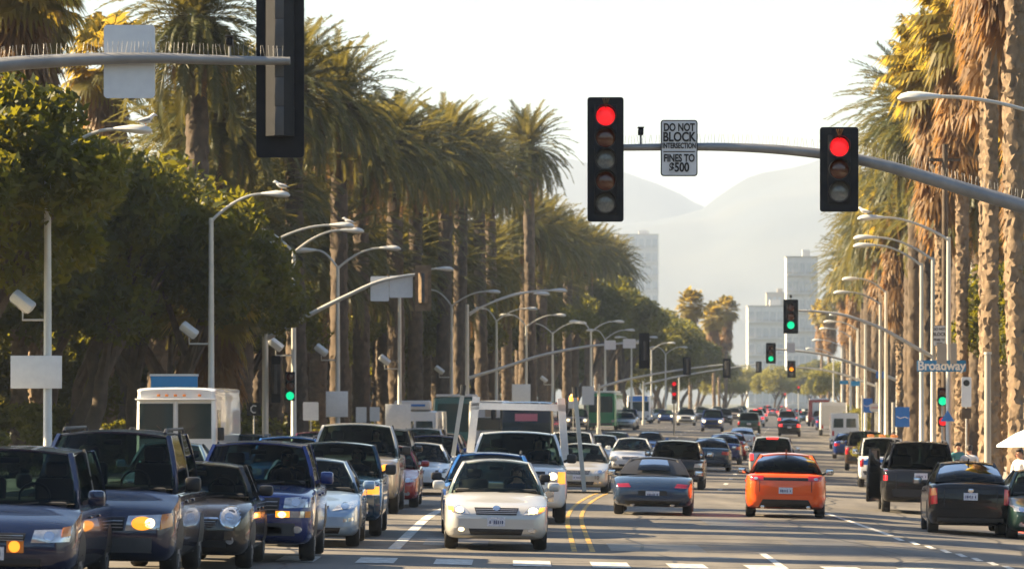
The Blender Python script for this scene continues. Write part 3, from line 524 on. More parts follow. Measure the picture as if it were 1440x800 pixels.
def signal(label, px, py0, py1, d, lens, back=True, face=1, wd=.61, backm='signal_black', rz=0, group='traffic signals'):
    """a signal head with back plate; lens: names from top to bottom; face=-1 shows its back"""
    c = PX(px, (py0+py1)/2, d); H = (py1-py0)*d/F; t = thing('traffic_signal', label, 'traffic light', c, rz, group); n = len(lens); y = -1*face
    if back:
        b = MB(); b.box((0, 0, 0), (wd, .022, H), .04 if False else 0); bm = bmesh.new(); bmesh.ops.create_cube(bm, size=1); bmesh.ops.scale(bm, vec=(wd, .022, H), verts=bm.verts)
        ed = [e for e in bm.edges if abs((e.verts[0].co-e.verts[1].co).y) > .01]; bmesh.ops.bevel(bm, geom=ed, offset=.045, segments=4, affect='EDGES', profile=.5); b = MB(); b.bm(bm); b.build('back_plate', backm, t)
    st = (H-.26)/n if back else H/n; z0 = st*(n-1)/2
    st = min(st, .355); z0 = st*(n-1)/2
    hb = MB(); hb.box((0, -y*.10, 0), (.345, .20, st*n), .02); hs = hb.build('housing', backm, t)
    if face > 0:
        f = MB(); f.box((0, -.024, 0), (.36, .03, st*n+.02), .006); f.build('front_panel', backm, t)
    for i, nm in enumerate(lens):
        z = z0-i*st; l = MB(); l.lathe([(.152, -.042), (.150, -.05), (.12, -.062), (.06, -.07), (.005, -.072)], (0, 0, z), 28, 'y') if face > 0 else l.lathe([(.15, .21), (.14, .215)], (0, 0, z), 20, 'y')
        lo = l.build('lens', nm, t)
        if face > 0:
            v = MB(); rows = []
            for k in range(25):
                a = R(-200+k*220/24); a = R(-25+230*k/24); rr = .168
                rows.append([Vector((math.cos(a)*rr, -.036, z+math.sin(a)*rr)), Vector((math.cos(a)*(rr+.002), -.05-.22*(max(0, math.sin(a)+.45)/1.45)**.6, z+math.sin(a)*(rr+.002))), ])
            v.grid(rows); v.build('visor', 'signal_black' if backm == 'signal_black' else backm, lo)
            rg = MB(); rg.tube([Vector((math.cos(a)*.16, -.045, z+math.sin(a)*.16)) for a in np.linspace(0, 2*math.pi, 30)], .008, 5, False); rg.build('lens_ring', 'grey_plastic', lo)
        else:
            bb = MB(); bb.box((0, .205, z), (.30, .012, st*.86), .01); bb.build('door', backm, hs)
    return t
OFF3 = ['lens_red_off', 'lens_amber_off', 'lens_green_off']; GRN = OFF3[:2]+['lens_green_on']
# the near left arm, seen from behind
D1 = 54; b1 = GP(-335, D1)
mast('m', 'near grey mast arm on the left carrying the blank pale sign', b1, [(408, 86), (320, 85), (220, 82), (145, 83), (60, 87), (0, 92), (-120, 110), (-240, 150), (-335, 215)], .05, .12, 1, d=D1)
t = signal('large dark five lens signal seen from behind at top left', 394, -42, 222, D1-.35, ['signal_black']*5, face=-1)
for ch in list(t.children):
    if ch.name.startswith(('housing', 'lens')): ch.location.y = 0
t.rotation_euler = (0, 0, 0)
# turn: its lenses face away, the housing sits on the camera side
t.scale = (1, 1, 1)
def signal_back(label, px, py0, py1, d, n, wd=.61, plate='signal_black'):
    c = PX(px, (py0+py1)/2, d); H = (py1-py0)*d/F; t = thing('traffic_signal', label, 'traffic light', c, 0, 'traffic signals seen from behind')
    bm = bmesh.new(); bmesh.ops.create_cube(bm, size=1); bmesh.ops.scale(bm, vec=(wd, .022, H), verts=bm.verts); ed = [e for e in bm.edges if abs((e.verts[0].co-e.verts[1].co).y) > .01]; bmesh.ops.bevel(bm, geom=ed, offset=.05, segments=4, affect='EDGES', profile=.5); b = MB(); b.bm(bm); b.build('back_plate', plate, t)
    st = min(.37, (H-.25)/n); hs = MB(); hz_ = st*n/2; ring = [(-.18, -.012), (-.18, -.07), (-.06, -.21), (.06, -.21), (.18, -.07), (.18, -.012)]; hs.add([(x, y, -hz_) for x, y in ring]+[(x, y, hz_) for x, y in ring], [(i, (i+1) % 6, 6+(i+1) % 6, 6+i) for i in range(6)]+[tuple(range(6))[::-1], tuple(range(6, 12))]); ho = hs.build('housing', 'signal_black' if plate == 'signal_black' else plate, t)
    for i in range(n):
        z = (n-1)/2*st-i*st; q = MB(); q.box((0, -.214, z), (.115, .012, st*.985), .004); q.build('housing_cover', 'grey_plastic', ho)
        l = MB(); l.lathe([(.15, .03), (.12, .05), (.01, .06)], (0, 0, z), 18, 'y'); lo = l.build('lens', 'lens_red_off', t); v = MB(); v.grid([[Vector((math.cos(a)*.165, .015, z+math.sin(a)*.165)), Vector((math.cos(a)*.165, .05+.2*max(0, (math.sin(a)+.45)/1.45)**.6, z+math.sin(a)*.165))] for a in np.linspace(R(-25), R(205), 20)]); v.build('visor', 'signal_black', lo)
    return t
def kill(o):
    for ch in list(o.children): kill(ch)
    bpy.data.objects.remove(o)
kill(t)
signal_back('large dark five lens signal seen from behind at top left', 394, -42, 222, D1+.32, 5)
def camera_box(px, py, d, label):
    c = PX(px, py, d); t = thing('traffic_camera', label, 'camera', c, 0, 'detector cameras on mast arms'); b = MB(); b.box((0, 0, .06), (.085, .26, .10), .015); b.build('housing', 'signal_black', t); b = MB(); b.cyl((0, 0, -.16), (0, 0, .02), .018, 8); b.build('bracket', 'galv_dark', t); b = MB(); b.box((0, -.03, .125), (.10, .30, .012), .004); b.build('sun_shield', 'grey_plastic', t)
camera_box(323, 66, D1, 'small dark camera on the near left mast arm'); camera_box(901, 191, 68, 'small dark camera between five lens signal and white sign')
def plate_sign(name, label, cat, px, py, w_px, h_px, d, m, border=None, lines=(), group=None, round_=.05, edge='text_black', post=None, rz=0):
    c = PX(px, py, d); W_, H_ = w_px*d/F, h_px*d/F; t = thing(name, label, cat, c, rz, group)
    def slab(w_, h_, th, y, nm, mm, par, r_):
        bm = bmesh.new(); bmesh.ops.create_cube(bm, size=1); bmesh.ops.scale(bm, vec=(w_, th, h_), verts=bm.verts); ed = [e for e in bm.edges if abs((e.verts[0].co-e.verts[1].co).y) > th*.5]; bmesh.ops.bevel(bm, geom=ed, offset=min(r_, h_*.3), segments=4, affect='EDGES', profile=.5); b = MB(); b.bm(bm); return b.build(nm, mm, par, loc=(0, y, 0))
    p = slab(W_, H_, .02, 0, 'panel', m, t, round_)
    if border:
        b = slab(W_-border*2, H_-border*2, .006, -.0125, 'face', m, t, round_*.7); p.data.materials[0] = M[edge]
    for txt, dz, size, mm, sx in lines:
        o = link('lettering', text_mesh(txt, size, mm, bold=size*.03, sx=sx), t, (0, -.022, dz))
    if post: 
        b = MB(); b.cyl((0, .03, -(c.z-gz(c.x, d))), (0, .03, H_/2), .03, 8); b.build('post', 'galv', t)
    return t
plate_sign('blank_sign', 'pale blue back of a square sign on the near left mast arm', 'sign', 182, 87, 72, 103, D1+.12, 'sign_back', group='sign backs on mast arms')
# the right arm
D2 = 68; b2 = GP(1650, D2)
mast('m', 'grey mast arm with bird spikes reaching in from the right', b2, [(860, 208), (940, 207), (1020, 207), (1100, 211), (1180, 220), (1240, 232), (1300, 249), (1370, 270), (1440, 291), (1540, 325), (1650, 372)], .05, .135, 1, d=D2)
signal('tall five lens signal showing red beside the white fine sign', 851.5, 137, 312, D2-.25, ['lens_red_on', 'lens_amber_off', 'lens_green_off', 'lens_amber_off', 'lens_green_off'], wd=.575)
signal('three lens signal showing red at right end of the mast arm', 1180, 179, 298, D2-.3, ['lens_red_on']+OFF3[1:], wd=.61)
u = D2/F
for lab in ('tall five lens signal showing red', 'three lens signal showing red'):
    sg_ = [o for o in C.objects if o.get('label', '').startswith(lab)][0]; hh_ = 2.03/2-.1 if 'five' in lab else 1.35/2-.09
    b = MB()
    for a in (-.5, -.2, .12, .4, .62): b.tube([(0, -.07, hh_-.10), (math.sin(a)*.10, -.10, hh_+math.cos(a)*.02+.03)], .006, 5)
    b.build('nest_straw', 'leaf_dead', sg_)
t = plate_sign('regulation_sign', 'white sign reading DO NOT BLOCK INTERSECTION FINES TO $500', 'sign', 955, 208.5, 52, 79, D2-.16, 'sign_white', .018, [('DO NOT', 28.5*u, .17, 'text_black', .72), ('BLOCK', 15*u, .205, 'text_black', .78), ('INTERSECTION', 3*u, .118, 'text_black', .66), ('FINES TO', -14.5*u, .165, 'text_black', .72), ('$500', -27.5*u, .20, 'text_black', .78)])
b = MB(); b.box((0, -.02, -5*u), (.50, .008, .014)); b.build('rule', 'text_black', t)
# second crossing
D3 = 160
mast('m', 'pale mast arm rising to two white sign backs beyond the delivery van', GP(373, D3), [(606, 385), (570, 388), (530, 397), (490, 415), (440, 440), (383, 472), (373, 478)], .05, .10, 0, (PX(373, 336, D3)-GP(373, D3)).z, D3, .13)
signal_back('pale yellowish signal back hanging at the tip of the left mast arm', 595, 373, 437, D3-.2, 3, plate='bark_fan')
plate_sign('blank_sign', 'left of two white sign backs on the rising mast arm', 'sign', 534, 406, 26, 35, D3+.15, 'sign_back', group='sign backs on mast arms'); plate_sign('blank_sign', 'right of two white sign backs on the rising mast arm', 'sign', 564, 403, 33, 31, D3+.15, 'sign_back', group='sign backs on mast arms')
signal('green signal low on the pole left of the avenue', 408, 518, 568, D3-.2, GRN, back=False); signal_back('dark signal back beside the low green signal', 388, 500, 566, D3-.1, 3, .35); signal_back('dark signal back high on the tall left pole', 398, 392, 458, D3+9, 3, .38)
def arrow_sign(px, py, d):
    t = plate_sign('turn_sign', 'black square sign with a white curved arrow', 'sign', px, py, 20, 18, d, 'text_black', post=True, round_=.03); b = MB()
    b.tube([(.09, -.02, .11), (-.02, -.02, .13), (-.10, -.02, .06), (-.10, -.02, -.06), (-.02, -.02, -.13), (.07, -.02, -.12)], .024, 6); b.build('arrow', 'text_white', t)
arrow_sign(357, 575, D3-4)
lm = MB(); ls_ = thing('lamp_arm', 'lamp arm on the mast pole, head above the tall double lamp', 'street lamp', PX(373, 345, D3), 0); lm.tube(arm_pts(.05, 0, 2.4, .75), .045, 8); lm.build('arm', 'galv', ls_); link('lamp_head', HEAD[1], ls_, (2.4, 0, .75)); bb = MB(); bb.box((-.26, 0, -.22), (.14, .12, .22), .02); bb.build('sensor', 'lamp_shell', ls_); bb = MB(); bb.cyl((-.26, 0, -1.1), (-.26, 0, .55), .035, 8); bb.build('antenna', 'lamp_shell', ls_)
b = GP(1313, 176)
mast('m', 'thin mast arm at the right carrying the nearer green signal', b, [(1122, 437), (1150, 438), (1190, 444), (1240, 462), (1290, 490), (1313, 502)], .04, .09, 0, d=176, pole_r=.12)
signal('larger green signal over the right lanes', 1112, 421, 469, 175.7, GRN); camera_box(1112, 419, 176, 'tiny camera above the larger green signal')
# third crossing
mast('m', 'long mast arm left with a dark signal back at its tip', GP(657, 246), [(915, 479), (870, 483), (820, 488), (760, 500), (710, 516), (657, 532)], .05, .10, 0, (PX(657, 428, 246)-GP(657, 246)).z, 246, .13)
signal_back('dark signal back over the oncoming lanes in mid distance', 906, 468, 518, 245.7, 3)
plate_sign('blank_sign', 'left pale sign back beside the mid distance signal', 'sign', 858, 485, 16, 13, 245.8, 'sign_back', group='sign backs on mast arms'); plate_sign('blank_sign', 'right pale sign back beside the mid distance signal', 'sign', 885, 483, 18, 13, 245.8, 'sign_back', group='sign backs on mast arms')
ls_ = thing('lamp_arm', 'twin lamp arms over the oncoming lanes on the mid distance mast pole', 'street lamp', PX(660, 440, 246), 0); lm = MB(); lm.tube(arm_pts(0, 0, 4.7, 1.3), .05, 8); lm.build('arm', 'galv', ls_); link('lamp_head', HEAD[1], ls_, (4.7, 0, 1.3)); lm = MB(); lm.tube(arm_pts(0, -.1, 3.7, 1.25), .05, 8); lm.build('arm', 'galv', ls_, loc=(0, 1.5, 0)); link('lamp_head', HEAD[1], ls_, (3.7, 1.5, 1.15))
mast('m', 'thin mast arm at the right carrying the smaller green signal', GP(1262, 262), [(1091, 491), (1120, 493), (1160, 499), (1200, 511), (1240, 526), (1262, 535)], .05, .10, 0, d=262, pole_r=.12)
signal('smaller green signal right of the avenue centre', 1084, 482, 511, 261.7, GRN); plate_sign('regulation_sign', 'small white sign on the smaller green signal arm', 'sign', 1112, 489, 12, 14, 261.6, 'sign_white')
# fourth crossing and beyond
signal('amber signal hanging over the far right lanes', 1113, 507, 531, 318, [OFF3[0], 'lens_amber_on', OFF3[2]]); mast('m', 'far mast arm at the right carrying the amber signal', GP(1232, 318.3), [(1105, 516), (1140, 518), (1180, 525), (1232, 543)], .05, .10, 0, d=318.3, pole_r=.12)
mast('m', 'far left mast arm with two signal backs', GP(842, 330), [(1026, 512), (985, 516), (930, 524), (880, 534), (842, 545)], .05, .10, 0, d=330, pole_r=.12)
signal_back('hazy signal back near the tip of the far left arm', 1022, 504, 531, 329.7, 3); signal_back('hazy signal back midway along the far left arm', 966, 502, 527, 329.7, 3)
mast('m', 'farthest mast arm over the oncoming lanes', GP(905, 430), [(1066, 512), (1020, 518), (960, 528), (905, 540)], .05, .10, 0, d=430, pole_r=.12); signal_back('farthest hazy signal back over the oncoming lanes', 1067, 508, 524, 429.7, 3)
for i, (px, py, d) in enumerate(((948, 544, 330), (948, 558, 330), (1123, 547, 560), (1104, 556, 700))):
    signal('distant signal showing red, %s of the far red lights' % ORD[i], px, py-7*330/d, py+9*330/d, d, ['lens_red_on']+OFF3[1:], back=False); p = MB(); g = GP(px, d); p.cyl((0, .25, -(PX(px, py, d).z-g.z)), (0, .25, .4), .06, 8); bpy_t = [o for o in C.objects if o.get('label', '').startswith('distant signal showing red, %s' % ORD[i])][0]; p.build('post', 'galv', bpy_t)
# signs on the right
t = plate_sign('street_sign', 'blue street name sign reading Broadway', 'street sign', 1324, 514.5, 69, 16, 156.5, 'sign_blue', .03, [('Broadway', 0, .46, 'text_white', .95)], edge='sign_teal')
for ch in t.children:
    if ch.name.startswith('face'): ch.data.materials[0] = M['sign_teal']
plate_sign('blank_sign', 'left of two beige signal backs on the pole by the Broadway sign', 'sign', 1324.5, 497, 14, 29, 156.2, 'concrete', group='beige backs'); plate_sign('blank_sign', 'right of two beige signal backs on the pole by the Broadway sign', 'sign', 1341, 497, 9, 29, 156.2, 'concrete', group='beige backs')
plate_sign('regulation_sign', 'small white do not block sign above the Broadway sign', 'sign', 1321, 472, 18, 29, 156.4, 'sign_white', .015, [('DO NOT', .24, .14, 'text_black', .85), ('BLOCK', .05, .17, 'text_black', .9), ('FINES TO', -.15, .11, 'text_black', .9), ('$500', -.29, .12, 'text_black', .9)])
plate_sign('street_sign', 'small blue street sign on the far right mast pole', 'street sign', 1238, 527, 12, 10, 260, 'sign_blue'); plate_sign('street_sign', 'left of two tiny teal street signs far right', 'street sign', 1187, 537.5, 12, 5, 316, 'sign_teal'); plate_sign('street_sign', 'right of two tiny teal street signs far right', 'street sign', 1203, 539, 13, 7, 316, 'sign_teal')
def banner(px, py, w_, h_, d, label, post_dx):
    t = plate_sign('banner', label, 'banner', px, py, w_, h_, d, 'sign_blue', lines=[('~~~', -.2, .3, 'sign_white', 1)] if False else (), group='blue banners', round_=.02); c = PX(px, py, d); x = post_dx*d/F
    b = MB(); b.cyl((x, .1, -(c.z-gz(c.x+x, d))), (x, .1, h_*d/F/2+.2), .06, 10); b.build('post', 'galv', t)
    for s in (-1, 1): b = MB(); b.bar((x, .02, s*h_*d/F*.47), (-x*.8, .02, s*h_*d/F*.47), .025, .025); b.build('bracket', 'galv', t)
    b = MB(); b.tube([(-.25, -.014, .02), (-.1, -.014, -.06), (.1, -.014, .0), (.26, -.014, -.06)], .02, 5); b.build('emblem', 'text_white', t)
banner(1269, 586, 20, 28, 184, 'nearer blue banner on a post by the pavement', -13); banner(1220.5, 570, 13, 20, 262, 'farther blue banner on a post by the pavement', -8)
t = plate_sign('one_way_sign', 'oval pinkish sign on a post behind the farther banner', 'sign', 1231, 573, 16, 12, 250, 'cloth_white', lines=[('ONE WAY', 0, .10, 'text_red', 1)], post=True, round_=.2)
t = plate_sign('bus_stop_sign', 'white bus stop sign with a round emblem on a thin post', 'sign', 1359, 551, 14, 42, 132, 'sign_white', post=True); b = MB(); b.lathe([(.10, -.012), (.10, -.02), (.01, -.021)], (0, 0, .28), 20, 'y'); b.build('emblem', 'text_black', t)
for dz, s in ((.05, .09), (-.08, .09), (-.2, .09)): pass
b = MB(); b.box((0, 0, -.66), (.30, .02, .32), .004); b.build('lower_panel', 'bark_date', t)
t = plate_sign('warning_sign', 'small blue triangular sign on the lamp pole', 'sign', 1332.5, 586, 2, 2, 156, 'sign_blue'); b = MB(); b.add([(-.26, 0, -.16), (.26, 0, -.16), (0, 0, .24), (-.26, .02, -.16), (.26, .02, -.16), (0, .02, .24)], [(0, 1, 2), (5, 4, 3), (0, 3, 4, 1), (1, 4, 5, 2), (2, 5, 3, 0)]); b.build('triangle', 'sign_blue', t)
signal('narrow green signal on the right corner pole', 1325.5, 545, 570, 158.8, GRN[1:], back=False); signal('lit red pedestrian signal below the narrow green one', 1326, 582, 603, 158.8, ['lens_red_on'], back=False)
p = thing('signal_post', 'plain post carrying the green and red corner signals', 'post', GP(1326, 159.2)); b = MB(); b.cyl((0, 0, 0), (0, 0, 3.6), .06, 10); b.build('post', 'galv', p)
p = thing('utility_pole', 'pale beige pole standing before the fan palm trunks', 'pole', GP(1389, 118)); b = MB(); b.tube([(0, 0, 0), (0, 0, 4.4)], [.10, .09], 12); b.build('shaft', 'concrete', p); b = MB(); b.cyl((0, 0, 4.4), (0, 0, 4.46), .11, 12); b.build('cap', 'galv', p)
p = thing('utility_pole', 'tall brown pole beside the fan palm crowns', 'pole', GP(1329, 163)); b = MB(); b.tube([(0, 0, 0), (0, 0, 13)], [.15, .11], 12); b.build('shaft', 'bark_date', p); b = MB(); b.bar((-.6, 0, 12.4), (.6, 0, 12.4), .1, .12); b.build('crossbar', 'bark_date', p)
p = thing('parasol', 'pale parasol at the right edge above the pavement', 'parasol', GP(1462, 108)); b = MB(); b.cyl((0, 0, 0), (0, 0, 2.5), .03, 8); b.build('pole', 'galv', p); b = MB(); b.lathe([(1.1, 1.93), (1.08, 1.99), (.6, 2.28), (.05, 2.5)], (0, 0, 0), 8); b.build('canopy', 'cloth_white', p)
# cabinets and boards at the left kerb
for px, py, w_, h_, d, lab in ((437, 578, 22, 26, 176, 'white sign back low beside the palm trunk on the left'), (508, 583, 15, 22, 205, 'first small grey box sign beside the left lamps'), (527, 582, 14, 20, 205, 'second small grey box sign beside the left lamps'), (806, 565, 14, 18, 330, 'small hazy white board by the left kerb'), (827, 556, 17, 26, 345, 'hazy white board by the left kerb farther on')):
    plate_sign('notice_board', lab, 'sign', px, py, w_, h_, d, 'sign_back', post=True, group='boards along the left kerb')
p = thing('shelter_roof', 'blue roofed panel on two posts above the white delivery van', 'shelter', GP(245, 138)); w_ = 66*138/F
q = PX(245, 542, 138)-GP(245, 138)
mt = Matrix.Rotation(R(-4), 4, 'Y'); b = MB(); b.box((0, 0, q.z), (w_, .10, .64), .02, None); b.build('panel', 'sign_teal', p); b = MB()
for s in (-1, 1): b = MB(); b.cyl((s*w_*.42, .12, 0), (s*w_*.42, .12, q.z), .05, 8); b.build('post', 'galv', p)
b = MB(); b.bar((-w_*.52, -.03, q.z-.34), (w_*.52, -.03, q.z-.34), .08, .07); b.build('frame', 'sign_white', p); b = MB(); b.bar((-w_*.52, -.03, q.z+.34), (w_*.52, -.03, q.z+.34), .08, .07); b.build('frame', 'sign_white', p)

# ------------------------------------------------------------------ buildings far up the avenue
mat('wall_pale', (.58, .57, .56), .8, noise=(.08, 1, (.50, .49, .48))); M['glass_house'].node_tree.nodes['Principled BSDF'].inputs['Base Color'].default_value = (.36, .38, .40, 1); mat('wall_tan', (.42, .34, .26), .8, noise=(.2, 1, (.36, .29, .22))); mat('wall_brick', (.26, .15, .10), .85, noise=(1, 1, (.2, .11, .08)))  # pale wall and window tones carry distance haze in their colour
def building(label, x, d, w_, dp, h, wallm, nx, nz, band=True, base=None):
    t = thing('apartment_building', label, 'building', (x, d, -1)); b = MB(); b.box((0, dp/2, h/2), (w_, dp, h)); b.build('wall', wallm, t, False); b = MB(); b.box((0, dp/2, h+.2), (w_+.5, dp+.5, .45)); rf = b.build('roof', 'concrete', t, False); b = MB(); b.box((w_*.15, dp/2, h+1.6), (w_*.25, dp*.3, 2.4)); b.build('plant_room', wallm, rf, False)
    sx, sz = w_/nx, (h-2)/nz
    for j in range(nz):
        for i in range(nx):
            c = (-w_/2+(i+.5)*sx, -.05, 2+(j+.45)*sz); b = MB(); b.box(c, (sx*.66, .16, sz*.5)); wn = b.build('window', 'glass_house', t, False); f = MB(); f.box((c[0], -.10, c[2]-sz*.28), (sx*.74, .3, sz*.07)); f.build('sill', 'concrete', wn, False)
        if band: b = MB(); b.box((0, -.55, 2+(j+.06)*sz), (w_*.98, 1.1, sz*.10)); b.build('balcony_slab', wallm, t, False)
    return t
def bx(px0, px1, py, d): return ((px0+px1)/2-CX)*d/F, (px1-px0)*d/F, HC+(HY-py)*d/F+1
for px0, px1, py, d, wl, nx, nz, lab in ((868, 926, 330, 2600, 'wall_pale', 6, 12, 'pale high rise rising in haze behind the left palms'), (836, 872, 352, 2700, 'wall_pale', 4, 11, 'lower pale block beside the hazy high rise'), (1052, 1112, 431, 1700, 'wall_pale', 6, 6, 'long white block at the end of the avenue'), (1106, 1150, 362, 1500, 'wall_pale', 5, 8, 'white banded block above the green signals'), (1078, 1108, 412, 2500, 'wall_tan', 4, 8, 'hazy tan block between the two white ones')):
    x, w_, h = bx(px0, px1, py, d); building(lab, x, d, w_, w_*.8, h, wl, nx, nz)
for i, (x, w_, h) in enumerate(((-46, 40, 15), (0, 44, 17), (46, 40, 14))): building('unseen block added behind the viewpoint to darken reflections, %s of three' % ORD[i], x, -95, w_, 16, h, 'wall_brick', 6, 4)  # added out of view so the paintwork reflects something dark
building('low brick building behind the right palm row', cx(150)+27, 140, 12, 30, 8, 'wall_brick', 4, 2, False); building('tan hotel block behind the right palms', cx(215)+27, 200, 16, 40, 15, 'wall_tan', 5, 4); building('pale block behind the farther right palms', cx(330)+26, 300, 18, 60, 14, 'wall_pale', 5, 4)
# ------------------------------------------------------------------ vehicles
for nm, col, mt_, rg_ in (('navy', (.006, .014, .052), .3, .25), ('darkblue', (.006, .028, .16), .35, .25), ('mini', (.03, .028, .03), .3, .25), ('silver', (.56, .555, .54), .3, .32), ('silverblue', (.27, .38, .54), .35, .3), ('teal', (.006, .035, .075), .3, .25), ('gold', (.36, .31, .25), .4, .3), ('red', (.28, .012, .018), .2, .25), ('white', (.74, .75, .76), 0, .3), ('tan', (.35, .29, .26), .3, .3), ('maroon', (.10, .012, .03), .3, .3), ('blue', (.02, .13, .42), .35, .28), ('black', (.008, .008, .010), .1, .22), ('slate', (.025, .05, .10), .4, .26), ('orange', (.82, .10, .008), .05, .3), ('beige', (.48, .46, .42), .4, .3), ('green', (.01, .22, .10), .0, .4), ('darkgreen', (.01, .04, .03), .2, .3), ('grey', (.20, .21, .22), .4, .3), ('brown', (.06, .035, .022), .2, .35), ('lightblue', (.22, .34, .46), .4, .3), ('busteal', (.01, .10, .13), .0, .35)):
    paint(nm, col, mt_, rg_)
def crom(p, k):                                    # Catmull-Rom resampling along the first axis
    p = np.asarray(p, float); n = len(p); out = []
    for i in range(n-1):
        p0, p1, p2, p3 = p[max(i-1, 0)], p[i], p[i+1], p[min(i+2, n-1)]
        for t in np.arange(k)/k:
            q = .5*((2*p1)+(p2-p0)*t+(2*p0-5*p1+4*p2-p3)*t*t+(3*p1-p0-3*p2+p3)*t**3); lo, hi = np.minimum(p1, p2), np.maximum(p1, p2); out.append(q*.45+np.clip(q, lo, hi)*.55)
    out.append(p[-1]); return np.array(out)
TYPES = {
 'sedan': dict(L=4.6, W=1.80, H=1.46, sec=[(0, .76, .30, .60), (.018, .88, .22, .70), (.06, .95, .19, .76), (.15, .99, .18, .83), (.27, 1, .18, .93), (.5, 1, .18, .95), (.78, 1, .19, 1.0), (.90, .985, .21, 1.03), (.955, .94, .24, 1.03), (.988, .86, .28, .99), (1, .74, .38, .90)], gh=(.26, .43, .72, .87), wr=.66, wh=.32, ax=(.19, .79)),
 'suv': dict(L=4.8, W=1.88, H=1.74, sec=[(0, .80, .38, .86), (.018, .90, .30, .98), (.05, .96, .27, 1.03), (.15, 1, .26, 1.08), (.26, 1, .26, 1.12), (.5, 1, .26, 1.13), (.9, 1, .28, 1.12), (.98, .96, .32, 1.08), (1, .88, .42, 1.0)], gh=(.25, .37, .92, .985), wr=.74, wh=.36, ax=(.18, .80)),
 'pickup': dict(L=5.7, W=1.98, H=1.92, sec=[(0, .84, .44, 1.02), (.015, .92, .36, 1.14), (.04, .97, .33, 1.19), (.13, 1, .32, 1.23), (.24, 1, .32, 1.25), (.56, 1, .32, 1.26), (.62, 1, .34, 1.26), (.97, .98, .36, 1.26), (1, .94, .5, 1.24)], gh=(.235, .34, .56, .60), wr=.76, wh=.40, ax=(.16, .78)),
 'minivan': dict(L=5.0, W=1.94, H=1.78, sec=[(0, .78, .34, .72), (.018, .89, .26, .84), (.05, .96, .23, .92), (.13, .99, .22, 1.02), (.2, 1, .22, 1.08), (.5, 1, .22, 1.08), (.92, 1, .24, 1.06), (.985, .96, .3, 1.04), (1, .9, .4, .98)], gh=(.16, .33, .93, .985), wr=.74, wh=.34, ax=(.17, .77)),
 'hatch': dict(L=4.46, W=1.745, H=1.49, sec=[(0, .76, .30, .62), (.02, .9, .22, .74), (.08, .97, .18, .84), (.2, 1, .17, .98), (.5, 1, .17, 1.02), (.85, 1, .19, 1.08), (.94, .975, .22, 1.08), (.985, .92, .28, 1.04), (1, .82, .38, .94)], gh=(.17, .41, .76, .965), wr=.68, wh=.32, ax=(.19, .79)),
 'mini': dict(L=3.7, W=1.69, H=1.42, sec=[(0, .74, .30, .66), (.02, .86, .22, .78), (.06, .94, .19, .85), (.16, 1, .18, .92), (.26, 1, .18, .95), (.5, 1, .18, .96), (.92, 1, .2, .96), (.985, .95, .26, .94), (1, .88, .36, .86)], gh=(.26, .38, .88, .97), wr=.70, wh=.31, ax=(.17, .83)),
 'sports': dict(L=4.46, W=1.81, H=1.31, sec=[(0, .72, .26, .52), (.03, .88, .18, .62), (.12, .96, .16, .74), (.3, .98, .16, .84), (.55, .98, .17, .88), (.76, 1, .18, .92), (.88, .99, .20, .89), (.95, .95, .22, .82), (.985, .90, .26, .74), (1, .82, .36, .66)], gh=(.28, .45, .60, .80), wr=.60, wh=.33, ax=(.18, .78)),
}
def loft_body(sec, L, W):
    rows = []
    for t, hf, zb, zt in sec:
        hw = W/2*hf; y = -L/2+t*L; zs = zt-.055; h = zs-zb
        half = [(0, zb), (hw*.78, zb), (hw*.94, zb+.05), (hw*.995, zb+.28*h), (hw, zb+.55*h), (hw*.985, zs-.10*h), (hw*.93, zs), (hw*.6, zt-.012), (0, zt)]
        rows.append([(x, y, z) for x, z in half])
    P = np.array(rows); P = crom(P, 3); P = np.swapaxes(crom(np.swapaxes(P, 0, 1), 2), 0, 1); n, m_ = P.shape[:2]
    full = np.concatenate([P, (P*np.array([-1, 1, 1]))[:, -2:0:-1]], 1); w_ = full.shape[1]
    mb = MB(); vs = full.reshape(-1, 3).tolist(); fs = [(i*w_+(j+1) % w_, i*w_+j, (i+1)*w_+j, (i+1)*w_+(j+1) % w_) for i in range(n-1) for j in range(w_)]
    fs += [tuple(range(w_)), tuple((n-1)*w_+j for j in range(w_))[::-1]]; mb.add(vs, fs); return mb
def loft_box(W, H, L, zb, r=.14, nose=.0, rake=0.0, roofr=.18):
    """full height van or bus body; nose pulls the lower front forward, rake leans the front back"""
    rows = []
    for t, k in ((0, .90), (.012, .965), (.035, .995), (.06, 1), (.94, 1), (.975, .99), (1, .93)):
        hw = W/2*k; ring = []
        for (x, z, c) in ((0, zb, 0), (hw*.9, zb, 0), (hw, zb+.15, 0), (hw, zb+(H-zb)*.45, 0), (hw*.99, zb+(H-zb)*.75, 0), (hw*.97, H-roofr, 0), (hw*.90, H-.03, 0), (0, H, 0)):
            y = -L/2+t*L; zz = (z-zb)/(H-zb)
            if t < .1: y += rake*max(0, zz-.4)*(1-t/.1)+ (0 if t > .05 else 0)
            ring.append((x, y, z-(0 if t > .03 or z < H*.9 else .05)))
        rows.append(ring)
    P = np.array(rows); P = np.swapaxes(crom(np.swapaxes(P, 0, 1), 3), 0, 1); n = len(P); full = np.concatenate([P, (P*np.array([-1, 1, 1]))[:, -2:0:-1]], 1); w_ = full.shape[1]
    mb = MB(); mb.add(full.reshape(-1, 3).tolist(), [(i*w_+(j+1) % w_, i*w_+j, (i+1)*w_+j, (i+1)*w_+(j+1) % w_) for i in range(n-1) for j in range(w_)]+[tuple(range(w_)), tuple((n-1)*w_+j for j in range(w_))[::-1]]); return mb
